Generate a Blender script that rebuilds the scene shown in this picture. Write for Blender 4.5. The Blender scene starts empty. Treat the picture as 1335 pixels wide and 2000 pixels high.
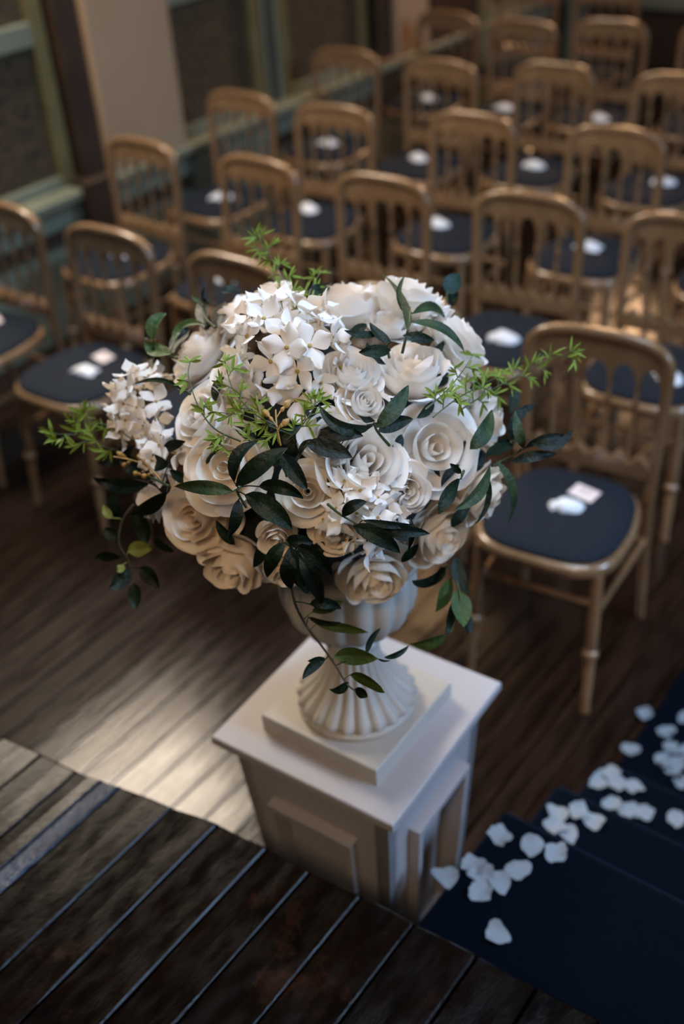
import bpy, math, random
from mathutils import Vector, Matrix, Quaternion, noise
C = bpy.context.scene.collection
sc = bpy.context.scene
PI = math.pi
# ------------------------------------------------------------------ camera
cam = bpy.data.cameras.new('camera'); co = bpy.data.objects.new('camera', cam); C.objects.link(co); sc.camera = co
CM = [[0.798518, -0.306923, 0.517849], [0.598748, 0.493861, -0.630557], [-0.062214, 0.813572, 0.578126]]
m4 = Matrix(CM).to_4x4(); m4.translation = Vector((0, 0, 2.1509)); co.matrix_world = m4
cam.sensor_fit = 'VERTICAL'; cam.sensor_height = 36; cam.sensor_width = 24; cam.lens = 2137.66/2000*36
cam.clip_start = .05; cam.clip_end = 60
cam.dof.use_dof = True; cam.dof.focus_distance = 1.40; cam.dof.aperture_fstop = 2.0; cam.dof.aperture_blades = 0
# ------------------------------------------------------------------ world, lights, exposure
sc.view_settings.view_transform = 'Standard'; sc.view_settings.look = 'None'
sc.view_settings.exposure = 0.0; sc.view_settings.gamma = 1.0; sc.view_settings.use_curve_mapping = False
w = bpy.data.worlds.new('world'); sc.world = w; w.use_nodes = True
bg = w.node_tree.nodes['Background']; bg.inputs[0].default_value = (.55, .68, 1, 1); bg.inputs[1].default_value = .035
def area(name, loc, target, sx, sy, power, col, spread=180):
    l = bpy.data.lights.new(name, 'AREA'); l.shape = 'RECTANGLE'; l.size = sx; l.size_y = sy; l.energy = power; l.color = col
    l.spread = math.radians(spread)
    o = bpy.data.objects.new(name, l); C.objects.link(o); o.location = loc
    o.rotation_euler = (Vector(target)-Vector(loc)).to_track_quat('-Z', 'Y').to_euler(); return o
area('window_light_left', (-3.70, 2.25, 2.82), (-1.3, 1.2, .3), 1.35, .75, 125, (1, .84, .66))
area('warm_fill_left_far', (-3.70, 5.1, 2.7), (-2.0, 3.6, .6), 1.2, .7, 36, (1, .60, .30))  # added warm area light that tints the rear chair tops orange
area('skylight', (-.6, 1.5, 4.4), (-.95, 1.3, 0), 1.4, 1.4, 56, (.58, .76, 1), 120)
area('window_light_right', (3.4, 2.6, 3.3), (-1.4, 2.4, .6), 1.6, 1.6, 215, (.44, .66, 1))
area('lamp_back', (-3.0, 7.25, 1.9), (-1.9, 3.0, .4), .4, .7, 30, (1, .58, .30))
area('warm_fill_front', (.3, -1.0, 3.5), (-.93, 1.1, .95), .7, .7, 2.6, (1, .70, .42), 42)  # added warm fill behind the camera for lower blooms and plinth front
# ------------------------------------------------------------------ materials
def mat(name, col, rough=.6, metal=0, var=None, scale=20, bump=0, bscale=60, sheen=0, coat=0, stretch=(1,1,1), spec=.5, rvar=0, rscale=8, coords='Object'):
    m = bpy.data.materials.new(name); m.use_nodes = True; nt = m.node_tree; b = nt.nodes['Principled BSDF']
    b.inputs['Base Color'].default_value = (*col, 1); b.inputs['Roughness'].default_value = rough; b.inputs['Metallic'].default_value = metal
    b.inputs['Specular IOR Level'].default_value = spec
    if sheen: b.inputs['Sheen Weight'].default_value = sheen; b.inputs['Sheen Roughness'].default_value = .4; b.inputs['Sheen Tint'].default_value = (.4, .62, 1, 1)
    if coat: b.inputs['Coat Weight'].default_value = coat; b.inputs['Coat Roughness'].default_value = .12
    tc = nt.nodes.new('ShaderNodeTexCoord'); mp = nt.nodes.new('ShaderNodeMapping'); mp.inputs['Scale'].default_value = stretch
    nt.links.new(tc.outputs[coords], mp.inputs[0])
    if var:
        n = nt.nodes.new('ShaderNodeTexNoise'); n.inputs['Scale'].default_value = scale; n.inputs['Detail'].default_value = 5; n.inputs['Roughness'].default_value = .65
        nt.links.new(mp.outputs[0], n.inputs[0])
        r = nt.nodes.new('ShaderNodeValToRGB'); r.color_ramp.elements[0].position = .36; r.color_ramp.elements[1].position = .66
        r.color_ramp.elements[0].color = (*col, 1); r.color_ramp.elements[1].color = (*var, 1)
        nt.links.new(n.outputs[0], r.inputs[0]); nt.links.new(r.outputs[0], b.inputs['Base Color'])
    if rvar:
        n2 = nt.nodes.new('ShaderNodeTexNoise'); n2.inputs['Scale'].default_value = rscale; n2.inputs['Detail'].default_value = 6
        nt.links.new(mp.outputs[0], n2.inputs[0]); mr = nt.nodes.new('ShaderNodeMapRange')
        mr.inputs['From Min'].default_value = .35; mr.inputs['From Max'].default_value = .65
        mr.inputs['To Min'].default_value = rough; mr.inputs['To Max'].default_value = rough+rvar
        nt.links.new(n2.outputs[0], mr.inputs[0]); nt.links.new(mr.outputs[0], b.inputs['Roughness'])
    if bump:
        n3 = nt.nodes.new('ShaderNodeTexNoise'); n3.inputs['Scale'].default_value = bscale; n3.inputs['Detail'].default_value = 4
        nt.links.new(mp.outputs[0], n3.inputs[0]); bp = nt.nodes.new('ShaderNodeBump'); bp.inputs['Strength'].default_value = bump; bp.inputs['Distance'].default_value = .01
        nt.links.new(n3.outputs[0], bp.inputs['Height']); nt.links.new(bp.outputs[0], b.inputs['Normal'])
    return m
M = {}
M['floor'] = mat('varnished_floorboards', (.006,.003,.002), .15, var=(.022,.010,.006), scale=5, stretch=(6,.8,6), bump=.08, bscale=14, rvar=.10, rscale=5, spec=.34)
for _n, _r in (('floor_satin', .19), ('floor_matt', .30)): M[_n] = mat(_n, (.006,.003,.002), _r, var=(.024,.011,.006), scale=5, stretch=(6,.8,6), bump=.1, bscale=14, rvar=.12, rscale=5, spec=.12)
M['underfloor'] = mat('underfloor', (.006,.004,.003), .9)
M['stage'] = mat('worn_stage_boards', (.0018,.0010,.0008), .15, var=(.005,.002,.001), scale=9, stretch=(3,1,3), bump=.05, bscale=80, rvar=.12, rscale=16, spec=.10)
def wear(m, col, scale, lo, hi):
    nt = m.node_tree; b = nt.nodes['Principled BSDF']; src = b.inputs['Base Color'].links[0].from_socket
    tc = nt.nodes.new('ShaderNodeTexCoord'); n = nt.nodes.new('ShaderNodeTexNoise'); n.inputs['Scale'].default_value = scale; n.inputs['Detail'].default_value = 7; n.inputs['Roughness'].default_value = .7
    nt.links.new(tc.outputs['Object'], n.inputs[0]); mr = nt.nodes.new('ShaderNodeMapRange'); mr.inputs['From Min'].default_value = lo; mr.inputs['From Max'].default_value = hi
    mx = nt.nodes.new('ShaderNodeMix'); mx.data_type = 'RGBA'; nt.links.new(n.outputs[0], mr.inputs[0]); nt.links.new(mr.outputs[0], mx.inputs['Factor'])
    nt.links.new(src, mx.inputs['A']); mx.inputs['B'].default_value = (*col, 1); nt.links.new(mx.outputs['Result'], b.inputs['Base Color'])
wear(M['stage'], (.028,.010,.005), 5, .60, .74)
M['stage_edge'] = mat('stage_fascia', (.008,.005,.004), .7)
M['blue_reflection'] = mat('blue_reflection_board', (.002,.004,.012), .2, var=(.005,.012,.04), scale=12, stretch=(4,1,4), bump=.5, bscale=60, rvar=.3)  # blue reflection along one stage board, put into its colour
M['carpet'] = mat('navy_carpet', (.0009,.0022,.0048), 1, var=(.0013,.0032,.0068), scale=90, bump=.3, bscale=600, sheen=.09, spec=.02)
M['chair_wood'] = mat('limed_gold_wood', (.175,.095,.043), .22, var=(.26,.15,.074), scale=7, stretch=(1,1,.3), bump=.04, bscale=60, rvar=.10, spec=.7, coat=.5)
M['seat'] = mat('navy_seat_fabric', (.006,.0095,.016), .85, var=(.0085,.0135,.022), scale=60, bump=.15, bscale=500, sheen=.02, spec=.2)
M['plinth'] = mat('white_painted_wood', (.37,.36,.38), .5, var=(.40,.39,.41), scale=5, bump=.04, bscale=40)
M['urn'] = mat('white_urn_plaster', (.41,.395,.365), .5, var=(.44,.43,.40), scale=12, bump=.05, bscale=90)
M['green_wood'] = mat('sage_painted_wood', (.150,.165,.115), .45, var=(.185,.20,.14), scale=4, bump=.1, bscale=30, rvar=.15)
M['olive_wood'] = mat('olive_gilt_wood', (.13,.105,.040), .45, var=(.17,.14,.06), scale=6, bump=.1, bscale=30)
M['brown_trim'] = mat('dark_brown_wood', (.032,.017,.010), .5, var=(.05,.026,.014), scale=5, bump=.1, bscale=30)
M['flock'] = mat('dark_flock_panel', (.010,.008,.005), .8, var=(.11,.065,.024), scale=42, bump=.2, bscale=120)
M['peach'] = mat('peach_plaster', (.35,.225,.125), .8, var=(.38,.25,.145), scale=3, bump=.05, bscale=50)
M['paper'] = mat('white_favour_paper', (.72,.74,.78), .7, bump=.3, bscale=90)
M['card'] = mat('blush_card', (.70,.60,.60), .7, var=(.74,.66,.66), scale=10)
M['print'] = mat('grey_print', (.35,.27,.27), .7)
def petal_mat(name, col, tcol, tw=.35):
    m = mat(name, col, .6, bump=.16, bscale=120, var=tuple(c*.95 for c in col), scale=40, spec=.3)
    nt = m.node_tree; b = nt.nodes['Principled BSDF']; o = nt.nodes['Material Output']
    t = nt.nodes.new('ShaderNodeBsdfTranslucent'); t.inputs[0].default_value = (*tcol, 1)
    mx = nt.nodes.new('ShaderNodeMixShader'); mx.inputs[0].default_value = tw
    nt.links.new(b.outputs[0], mx.inputs[1]); nt.links.new(t.outputs[0], mx.inputs[2]); nt.links.new(mx.outputs[0], o.inputs[0]); return m
M['petal'] = petal_mat('silk_rose_petal', (.86,.84,.82), (.97,.84,.68), .27)
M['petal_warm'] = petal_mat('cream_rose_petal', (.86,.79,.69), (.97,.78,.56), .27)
M['hyd'] = petal_mat('silk_hydrangea_petal', (.86,.83,.80), (.97,.84,.68), .27)
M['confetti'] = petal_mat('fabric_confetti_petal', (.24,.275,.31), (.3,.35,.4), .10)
M['floret_eye'] = mat('floret_eye', (.35,.25,.06), .5)
def leafm(name, a, b_, rough=.5, vs=25): return mat(name, a, rough, var=b_, scale=vs, bump=.25, bscale=140, spec=.22)
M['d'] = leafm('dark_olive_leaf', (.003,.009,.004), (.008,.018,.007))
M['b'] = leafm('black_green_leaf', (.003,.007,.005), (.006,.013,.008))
M['g'] = leafm('grey_green_leaf', (.010,.028,.016), (.045,.065,.025))
M['l'] = leafm('mid_green_leaf', (.03,.06,.015), (.06,.095,.025))
M['y'] = leafm('yellow_green_leaf', (.14,.17,.03), (.2,.22,.06))
M['t'] = leafm('teal_leaf', (.010,.035,.035), (.02,.05,.045))
M['bright'] = leafm('bright_green_leaflet', (.08,.15,.015), (.22,.28,.035), .45, 60)
M['stem'] = mat('green_stem', (.04,.06,.015), .6)
M['brown_stem'] = mat('brown_vine_stem', (.03,.022,.010), .7)
M['gold'] = mat('golden_brown_seed', (.30,.16,.035), .5, var=(.4,.24,.07), scale=60)
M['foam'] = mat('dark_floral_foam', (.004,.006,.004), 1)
# ------------------------------------------------------------------ helpers
class MB:
    def __init__(s): s.v = []; s.f = []
    def box(s, x0, x1, y0, y1, z0, z1):
        n = len(s.v); s.v += [(x0,y0,z0),(x1,y0,z0),(x1,y1,z0),(x0,y1,z0),(x0,y0,z1),(x1,y0,z1),(x1,y1,z1),(x0,y1,z1)]
        s.f += [tuple(n+i for i in q) for q in ((3,2,1,0),(4,5,6,7),(0,1,5,4),(1,2,6,5),(2,3,7,6),(3,0,4,7))]; return s
    def bbox(s, x0, x1, y0, y1, z0, z1, b=.003):   # box with chamfered top edges
        n = len(s.v)
        for (i, z) in ((0, z0), (0, z1-b), (b, z1)):
            s.v += [(x0+i,y0+i,z),(x1-i,y0+i,z),(x1-i,y1-i,z),(x0+i,y1-i,z)]
        s.f.append((n+3,n+2,n+1,n)); s.f.append((n+8,n+9,n+10,n+11))
        for l in (0, 4):
            for k in range(4): a = n+l+k; c = n+l+(k+1) % 4; s.f.append((a, c, c+4, a+4))
        return s
    def grid(s, rows, wrap=False):
        n = len(s.v); R = len(rows); K = len(rows[0])
        for r in rows: s.v += [tuple(p) for p in r]
        for i in range(R-1):
            for k in range(K if wrap else K-1):
                a = n+i*K+k; b = n+i*K+(k+1) % K
                s.f.append((a, b, b+K, a+K))
        return s
    def lathe(s, prof, seg=16, c=(0,0), cap=True, mod=None):
        rows = []
        for i, (r, z) in enumerate(prof):
            rows.append([(c[0]+(r*(mod(i, 2*PI*k/seg) if mod else 1))*math.cos(2*PI*k/seg), c[1]+(r*(mod(i, 2*PI*k/seg) if mod else 1))*math.sin(2*PI*k/seg), z) for k in range(seg)])
        n = len(s.v); s.grid(rows, True)
        if cap: s.f.append(tuple(n+k for k in reversed(range(seg)))); m = n+(len(prof)-1)*seg; s.f.append(tuple(m+k for k in range(seg)))
        return s
    def tube(s, pts, rad, seg=8, prof=None, up=Vector((0,0,1))):
        pts = [Vector(p) for p in pts]; n0 = len(s.v); rows = []
        rads = rad if isinstance(rad, (list, tuple)) else [rad]*len(pts)
        side = None
        for i, p in enumerate(pts):
            t = (pts[min(i+1, len(pts)-1)]-pts[max(i-1, 0)]).normalized()
            if side is None:
                side = t.cross(up)
                if side.length < 1e-3: side = t.cross(Vector((1,0,0)))
            else: side = side - t*side.dot(t)
            side.normalize(); nn = side.cross(t)
            if prof: rows.append([p+side*a+nn*b for a, b in prof])
            else: rows.append([p+(side*math.cos(2*PI*k/seg)+nn*math.sin(2*PI*k/seg))*rads[i] for k in range(seg)])
        K = len(rows[0]); s.grid(rows, True)
        s.f.append(tuple(n0+k for k in reversed(range(K)))); m = n0+(len(rows)-1)*K; s.f.append(tuple(m+k for k in range(K)))
        return s
    def turned(s, a, b, prof, seg=10):   # lathe along the line a->b, prof = [(t, r)]
        a = Vector(a); b = Vector(b); d = (b-a).normalized(); u = d.cross(Vector((0,1,0))).normalized(); w_ = u.cross(d); n0 = len(s.v)
        rows = [[a.lerp(b, t)+(u*math.cos(2*PI*k/seg)+w_*math.sin(2*PI*k/seg))*r for k in range(seg)] for t, r in prof]
        s.grid(rows, True); s.f.append(tuple(n0+k for k in range(seg))); m = n0+(len(rows)-1)*seg; s.f.append(tuple(m+k for k in reversed(range(seg)))); return s
    def mesh(s, name, m, smooth=True, angle=40):
        me = bpy.data.meshes.new(name); me.from_pydata(s.v, [], s.f); me.materials.append(m); me.update()
        if smooth:
            me.polygons.foreach_set('use_smooth', [True]*len(me.polygons))
            if angle: me.set_sharp_from_angle(angle=math.radians(angle))
        return me
def link(name, me, parent=None, loc=None):
    o = bpy.data.objects.new(name, me); C.objects.link(o)
    if parent: o.parent = parent
    if loc is not None: o.location = loc
    return o
def tag(o, label=None, cat=None, group=None, kind=None):
    if label: o['label'] = label
    if cat: o['category'] = cat
    if group: o['group'] = group
    if kind: o['kind'] = kind
    return o
def empty(name, loc=(0,0,0), rz=0, **k):
    o = bpy.data.objects.new(name, None); C.objects.link(o); o.location = loc; o.rotation_euler = (0,0,rz); o.empty_display_size = .1
    return tag(o, **k)
def part(name, mb, m, parent, smooth=True, angle=40): return link(name, mb.mesh(name, M[m], smooth, angle), parent)
kids = {}
def copy_tree(o, parent=None):
    c = o.copy(); C.objects.link(c)
    if parent: c.parent = parent
    for ch in list(o.children): copy_tree(ch, c)
    return c
def recenter(o):
    # move a top-level mesh's origin to its own middle
    me = o.data; n = len(me.vertices)
    c = sum((v.co for v in me.vertices), Vector())/n
    me.transform(Matrix.Translation(-c)); o.location = o.location+c; return o
R_ = random.Random(11)
# ------------------------------------------------------------------ setting: floor
fl = link('floor', MB().box(-3.9, 3.9, -2.6, 7.45, -.06, -.03).mesh('floor', M['underfloor'], False)); tag(fl, kind='structure')
BW = .0917
fb = [MB().bbox(.0012+.0006*k, BW-.0012, .60, 7.38, -.03, -.0008*k, .0025+.001*k).mesh('board', M[('floor','floor_satin','floor_matt')[k]], False) for k in range(3)]
RF = random.Random(4); x = -3.825+.008
while x < 3.7:
    o = link('board', fb[RF.choices((0,1,2),(6,3,1))[0]], fl, (x, 0, 0)); o.rotation_euler = (0, RF.gauss(0, .007), 0); x += BW
# ------------------------------------------------------------------ setting: stage
EP = [(-3.9,.60),(-2.2,.66),(-1.514,.738),(-1.281,.766),(-1.205,.783),(-1.004,.819),(-.892,.828),(-.672,.848),(-.405,.866),(-.301,.872),(.2,.876),(1.2,.85),(3.9,.6)]
def edge(x):
    for (a, b), (c, d) in zip(EP, EP[1:]):
        if a <= x <= c: return b+(d-b)*(x-a)/(c-a)
    return .6
st = MB(); xs = [-3.8+.1*i for i in range(77)]
n = len(st.v)
st.grid([[(x, -2.5, 0) for x in xs], [(x, -2.5, .562) for x in xs], [(x, edge(x)-.03, .562) for x in xs], [(x, edge(x)-.03, 0) for x in xs], [(x, -2.5, 0) for x in xs]])
so = link('stage', st.mesh('stage', M['stage_edge'], False)); tag(so, kind='structure')
js = [-3.8+.1*i for i in range(0, 24)]+[-1.40,-1.31,-1.255,-1.215,-1.10,-1.005,-.90,-.81,-.71,-.61,-.50,-.40]+[-.30+.1*i for i in range(0, 41)]
for a, b in zip(js, js[1:]):
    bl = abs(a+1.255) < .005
    mb = MB(); yy = [-2.5]+[.0+.09*i for i in range(8)]; g = .0022; zt = .6+R_.uniform(-.0015,.0015); rows = []
    fr = [-2.5+i*.5 for i in range(5)]+[0+.045*i for i in range(14)]
    for y in fr+[None, None]:
        e = 0
        bv = .0020+.0036*noise.noise(Vector((a*9, (y or .8)*9, 2)))+.0008*R_.random(); bv2 = .0020+.0036*noise.noise(Vector((b*9, (y or .8)*9, 5)))+.0008*R_.random()
        def ye(x, k=0): return edge(x)-k-.004*noise.noise(Vector((x*14, 0, 0))) if y is None else y
        last = (y is None and len(rows) == len(fr)+1); z = zt-(.009 if last else 0); kk = 0 if last else .008
        hz = zt-(.02 if last else .012)
        rows.append([(a+g, ye(a, kk), .566), (a+g, ye(a, kk), zt-bv-(.006 if last else 0)), (a+g+bv, ye(a, kk), z), ((a+b)/2, ye((a+b)/2, kk), z-.0008), (b-g-bv2, ye(b, kk), z), (b-g, ye(b, kk), zt-bv2-(.006 if last else 0)), (b-g, ye(b, kk), .566)])
    mb.grid([list(r) for r in rows], True); nn = len(mb.v); mb.f.append(tuple(range(nn-7, nn)))
    for i in range(len(mb.f)): mb.f[i] = tuple(reversed(mb.f[i]))
    o = part('board', mb, 'blue_reflection' if bl else 'stage', so, False)
    if bl: o['label'] = 'narrow board coloured blue as a reflection of cool light'
# ------------------------------------------------------------------ setting: left wall (panelled), back wall, right wall
wl = link('wall_left', MB().box(-4.05, -3.93, -2.6, 7.5, -.03, 3.6).mesh('wall_left', M['green_wood'], False)); tag(wl, kind='structure')
def wp(name, y0, y1, z0, z1, x1, m, x0=-3.93, b=.004):
    mb = MB(); mb.bbox(y0, y1, z0, z1, 0, x1-x0, b); mb.v = [(x0+c, a, b_) for a, b_, c in mb.v]
    return part(name, mb, m, wl, False)
wp('wainscot_board', -2.5, 7.35, 0, .39, -3.80, 'green_wood')
wp('shadow_rail', -2.5, 7.35, .39, .47, -3.845, 'brown_trim')
# upper wainscot split in panels, with mouldings
y = -2.4; edges = [-2.4,-1.3,-.2,.9,1.95,2.98,3.2,3.68,4.0,4.28,4.56,5.2,5.43,5.71,6.28,6.45,7.35]
for a, b in zip(edges, edges[1:]):
    wp('wainscot_panel', a+.004, b-.004, .47, .575, -3.82, 'green_wood')
    if b-a > .25: wp('panel_moulding', a+.03, b-.03, .553, .568, -3.805, 'olive_wood', b=.002)
wp('window_ledge', -2.5, 3.0, .575, .622, -3.77, 'green_wood', b=.01)
wp('window_ledge', 3.19, 7.35, .575, .622, -3.77, 'green_wood', b=.01)
# radiator-like slatted front right of the pilaster
for i in range(9): wp('slat', 3.72+i*.062, 3.765+i*.062, .40, .555, -3.795, 'green_wood', b=.003)
def bay(y0, y1, zlist=((.66,1.20),(1.29,2.3))):
    for za, zb in zlist: wp('flock_panel', y0+.07, y1-.07, za, zb, -3.90, 'flock')
    for (a, b) in ((y0, y0+.07), (y1-.07, y1)): wp('stile', a, b, .622, 2.4, -3.865, 'olive_wood')
    for za, zb in ((.622,.665),(1.20,1.29),(2.3,2.4)): wp('rail', y0+.07, y1-.07, za, zb, -3.868, 'green_wood')
for a, b in ((-2.3,-1.0),(-.95,.45),(1.55,3.05),(3.68,4.36),(4.50,5.25),(6.5,7.3)): bay(a, b)
wp('brown_post', 4.36, 4.50, .622, 2.4, -3.875, 'brown_trim'); wp('gilt_bead', 4.375, 4.40, .622, 2.4, -3.86, 'green_wood', b=.003); wp('gilt_bead', 4.46, 4.485, .622, 2.4, -3.86, 'green_wood', b=.003)
for k, (a, b) in enumerate(((.62,1.1),(3.2,3.68),(5.43,5.76))):
    wp('pilaster', a, b, .622, 3.4, -3.79, 'peach', b=.006)
    wp('dark_trim', a-.13, a-.002, .622, 3.4, -3.82, 'brown_trim', b=.006)
    wp('post_base', a-.19, a-.004, .36, .64, -3.775, 'brown_trim', b=.01)
wp('dark_recess', 5.80, 6.27, .03, 3.3, -3.79, 'brown_trim'); wp('green_post', 6.30, 6.44, .03, 3.3, -3.775, 'green_wood')
wb = link('wall_back', MB().box(-3.93, 3.9, 7.45, 7.55, -.03, 3.6).mesh('wall_back', M['brown_trim'], False)); tag(wb, kind='structure')
def bp(name, x0, x1, z0, z1, y0, m):
    mb = MB(); mb.box(x0, x1, y0, 7.45, z0, z1); return part(name, mb, m, wb, False)
bp('skirting_board', -3.75, 3.8, 0, .14, 7.40, 'brown_trim'); bp('dado_rail', -3.75, 3.8, .56, .64, 7.37, 'green_wood')
for i in range(8): bp('wall_panel', -3.6+i*.93, -2.78+i*.93, .18, .52, 7.42, 'brown_trim'); bp('wall_panel', -3.6+i*.93, -2.78+i*.93, .72, 2.2, 7.42, 'flock')
bp('green_post', -3.72, -3.62, 0, 3.2, 7.36, 'green_wood')
wr = link('wall_right', MB().box(3.8, 3.9, -2.6, 7.45, -.03, 3.6).mesh('wall_right', M['peach'], False)); tag(wr, kind='structure')
# ------------------------------------------------------------------ carpeted steps and runner
def carpet_block(x0, x1, y0, y1, z0, z1, r=.018, nseg=24):
    # loops around the section (y,z), rows along x; nose rounded
    sec = [(y0, z0), (y0, z1)]
    sec += [(y1-r+r*math.sin(a), z1-r+r*math.cos(a)) for a in [i*PI/2/5 for i in range(6)]]
    sec += [(y1-.006, z0+(z1-z0)*.3), (y1-.006, z0)]
    xs_ = [x0, x0+.004, x0+.012]+[x0+(x1-x0)*i/nseg for i in range(1, nseg)]+[x1-.012, x1-.004, x1]
    rows = []
    for i, x in enumerate(xs_):
        inset = (.012 if i in (0, len(xs_)-1) else .004 if i in (1, len(xs_)-2) else 0)
        cy = (y0+y1)/2
        rows.append([(x, yy-(inset if yy > cy else 0), zz-(inset if zz > z0+.02 else 0)+.0012*noise.noise(Vector((x*7, yy*9, zz*5)))) for yy, zz in sec])
    mb = MB(); mb.grid(rows, True); K = len(sec); mb.f.append(tuple(range(K))); m = len(mb.v)-K; mb.f.append(tuple(reversed(range(m, m+K))))
    mb.f = [tuple(reversed(q)) for q in mb.f]; return mb
X0, X1 = -.668, .74
stp = empty('carpeted_steps', (0,.9,0), label='flight of steps covered in navy carpet leading down from the stage, scattered with petals', cat='steps')
for yn, z in ((1.238,.45),(1.468,.30),(1.712,.15)):
    mb = carpet_block(X0, X1, .90, yn, z-.15, z); mb.v = [(a, b-.9, c) for a, b, c in mb.v]
    part('step', mb, 'carpet', stp, True, 60)
rn = link('carpet_runner', carpet_block(X0-.004, X1+.004, 1.716, 7.2, 0.0005, .009, .006, 30).mesh('carpet_runner', M['carpet'], True, 60))
tag(recenter(rn), label='navy carpet runner along the floor at the foot of the steps', cat='carpet')
# ------------------------------------------------------------------ chairs
def arch(n=30, a=.184, zc=.80, h=.087, e=3.0):
    pts = []
    for i in range(n+1):
        t = PI*i/n; c = math.cos(t); s_ = math.sin(t)
        pts.append((-a*math.copysign(abs(c)**(2/e), c), zc+h*abs(s_)**(2/e)))
    return pts
def by(z): return .022*(z-.5)/.38 if z > .5 else 0.0   # slight backward tilt of the back
def archz(x, a=.184, zc=.80, h=.087, e=3.0): return zc+h*max(0, 1-abs(x/a)**e)**(1/e)
def make_chair():
    t = empty('spindle_back_chair')
    # frame: one bent piece, posts + arch
    pth = [(-.176, by(.44), .44), (-.178, by(.5), .5), (-.181, by(.6), .6), (-.183, by(.7), .7)]+[(x, by(z), z) for x, z in arch()]+[(.183, by(.7), .7), (.181, by(.6), .6), (.178, by(.5), .5), (.176, by(.44), .44)]
    pr = [(-.0135,-.0095),(-.0100,-.0135),(.0100,-.0135),(.0135,-.0095),(.0135,.0095),(.0100,.0135),(-.0100,.0135),(-.0135,.0095)]
    part('back_frame', MB().tube(pth, 0, prof=pr, up=Vector((1,0,0))), 'chair_wood', t, True, 50)
    # scalloped top board
    spx = [-.111, -.037, .037, .111]; cus = [-.172]+spx+[.172]
    def low(x):
        for a, b in zip(cus, cus[1:]):
            if a <= x <= b:
                u = (x-a)/(b-a)*2-1; base = .762
                return base+.060*max(0, 1-abs(u*1.12)**2.2)**.5 if abs(u) < .89 else base
        return .762
    mb = MB(); N = 60; F = []; B = []
    for i in range(N+1):
        x = -.172+.344*i/N; zt = archz(x)-.006; zb = min(low(x), zt-.002)-.012*(abs(x)/.172)**3
        F.append((x, zb, zt))
    rows = []
    for x, zb, zt in F: rows.append([(x, by(zb)-.008, zb), (x, by(zt)-.008, zt), (x, by(zt)+.008, zt), (x, by(zb)+.008, zb)])
    mb.grid(rows, True); part('top_board', mb, 'chair_wood', t, True, 40)
    # lower rail with zigzag top edge
    mb = MB(); rows = []; N = 48
    for i in range(N+1):
        x = -.170+.340*i/N; u = (x/.34*6+.5) % 1; zt = .542+.030*abs(2*u-1); zb = .512
        rows.append([(x, -.014, zb), (x, -.014, zt), (x, .014, zt+.004), (x, .014, zb)])
    mb.grid(rows, True); part('lower_rail', mb, 'chair_wood', t, True, 40)
    sp = [(0,.0055),(.05,.0078),(.10,.0050),(.3,.0080),(.5,.0070),(.62,.0050),(.66,.0092),(.70,.0096),(.74,.0050),(.85,.0066),(1,.0058)]
    for x in spx: part('spindle', MB().turned((x*.94, by(.555), .555), (x, by(.79), .79), sp, 8), 'chair_wood', t, True, 60)
    # seat frame + pad
    def outline(k, d=0.0, n=36):
        out = []
        for i in range(n):
            a = 2*PI*i/n; c, s_ = math.cos(a), math.sin(a)
            X = math.copysign(abs(c)**(2/3.4), c); Y = math.copysign(abs(s_)**(2/3.4), s_)
            wdt = (.196 if Y < 0 else .196-.024*Y)-d
            out.append((X*wdt, -.190+Y*(.205-d), k))
        return out
    mb = MB(); mb.grid([outline(z, d) for z, d in ((.430,.006),(.434,0),(.452,-.002),(.462,.003),(.465,.010))], True)
    nn = 36; mb.f.append(tuple(range(nn))); mb.f[-1] = tuple(reversed(mb.f[-1])); m = len(mb.v)-nn; mb.f.append(tuple(range(m, m+nn)))
    part('seat_frame', mb, 'chair_wood', t, True, 50)
    mb = MB(); mb.grid([outline(z, d) for z, d in ((.464,.016),(.474,.012),(.480,.018),(.486,.04),(.490,.09),(.491,.15))], True); m = len(mb.v)-nn; mb.f.append(tuple(range(m, m+nn)))
    part('seat_pad', mb, 'seat', t, True, 60)
    lp = [(0,.0165),(.35,.0175),(.50,.0165),(.53,.0125),(.545,.021),(.575,.022),(.59,.0125),(.62,.0155),(.93,.0115),(1,.0135)]
    for s_ in (-1, 1):
        part('leg', MB().turned((s_*.155,-.345,.432), (s_*.166,-.385,0.001), lp, 10), 'chair_wood', t, True, 60)
        part('leg', MB().tube([(s_*.174,.004,.445),(s_*.176,.012,.3),(s_*.180,.045,.001)], [.0155,.0145,.012], 8), 'chair_wood', t, True, 60)
        part('stretcher', MB().tube([(s_*.158,-.352,.305),(s_*.176,.010,.305)], .0088, 8), 'chair_wood', t)
    part('stretcher', MB().tube([(-.159,-.356,.345),(.159,-.356,.345)], .0088, 8), 'chair_wood', t)
    part('stretcher', MB().tube([(-.175,.012,.30),(.175,.012,.30)], .0088, 8), 'chair_wood', t)
    return t
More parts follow.
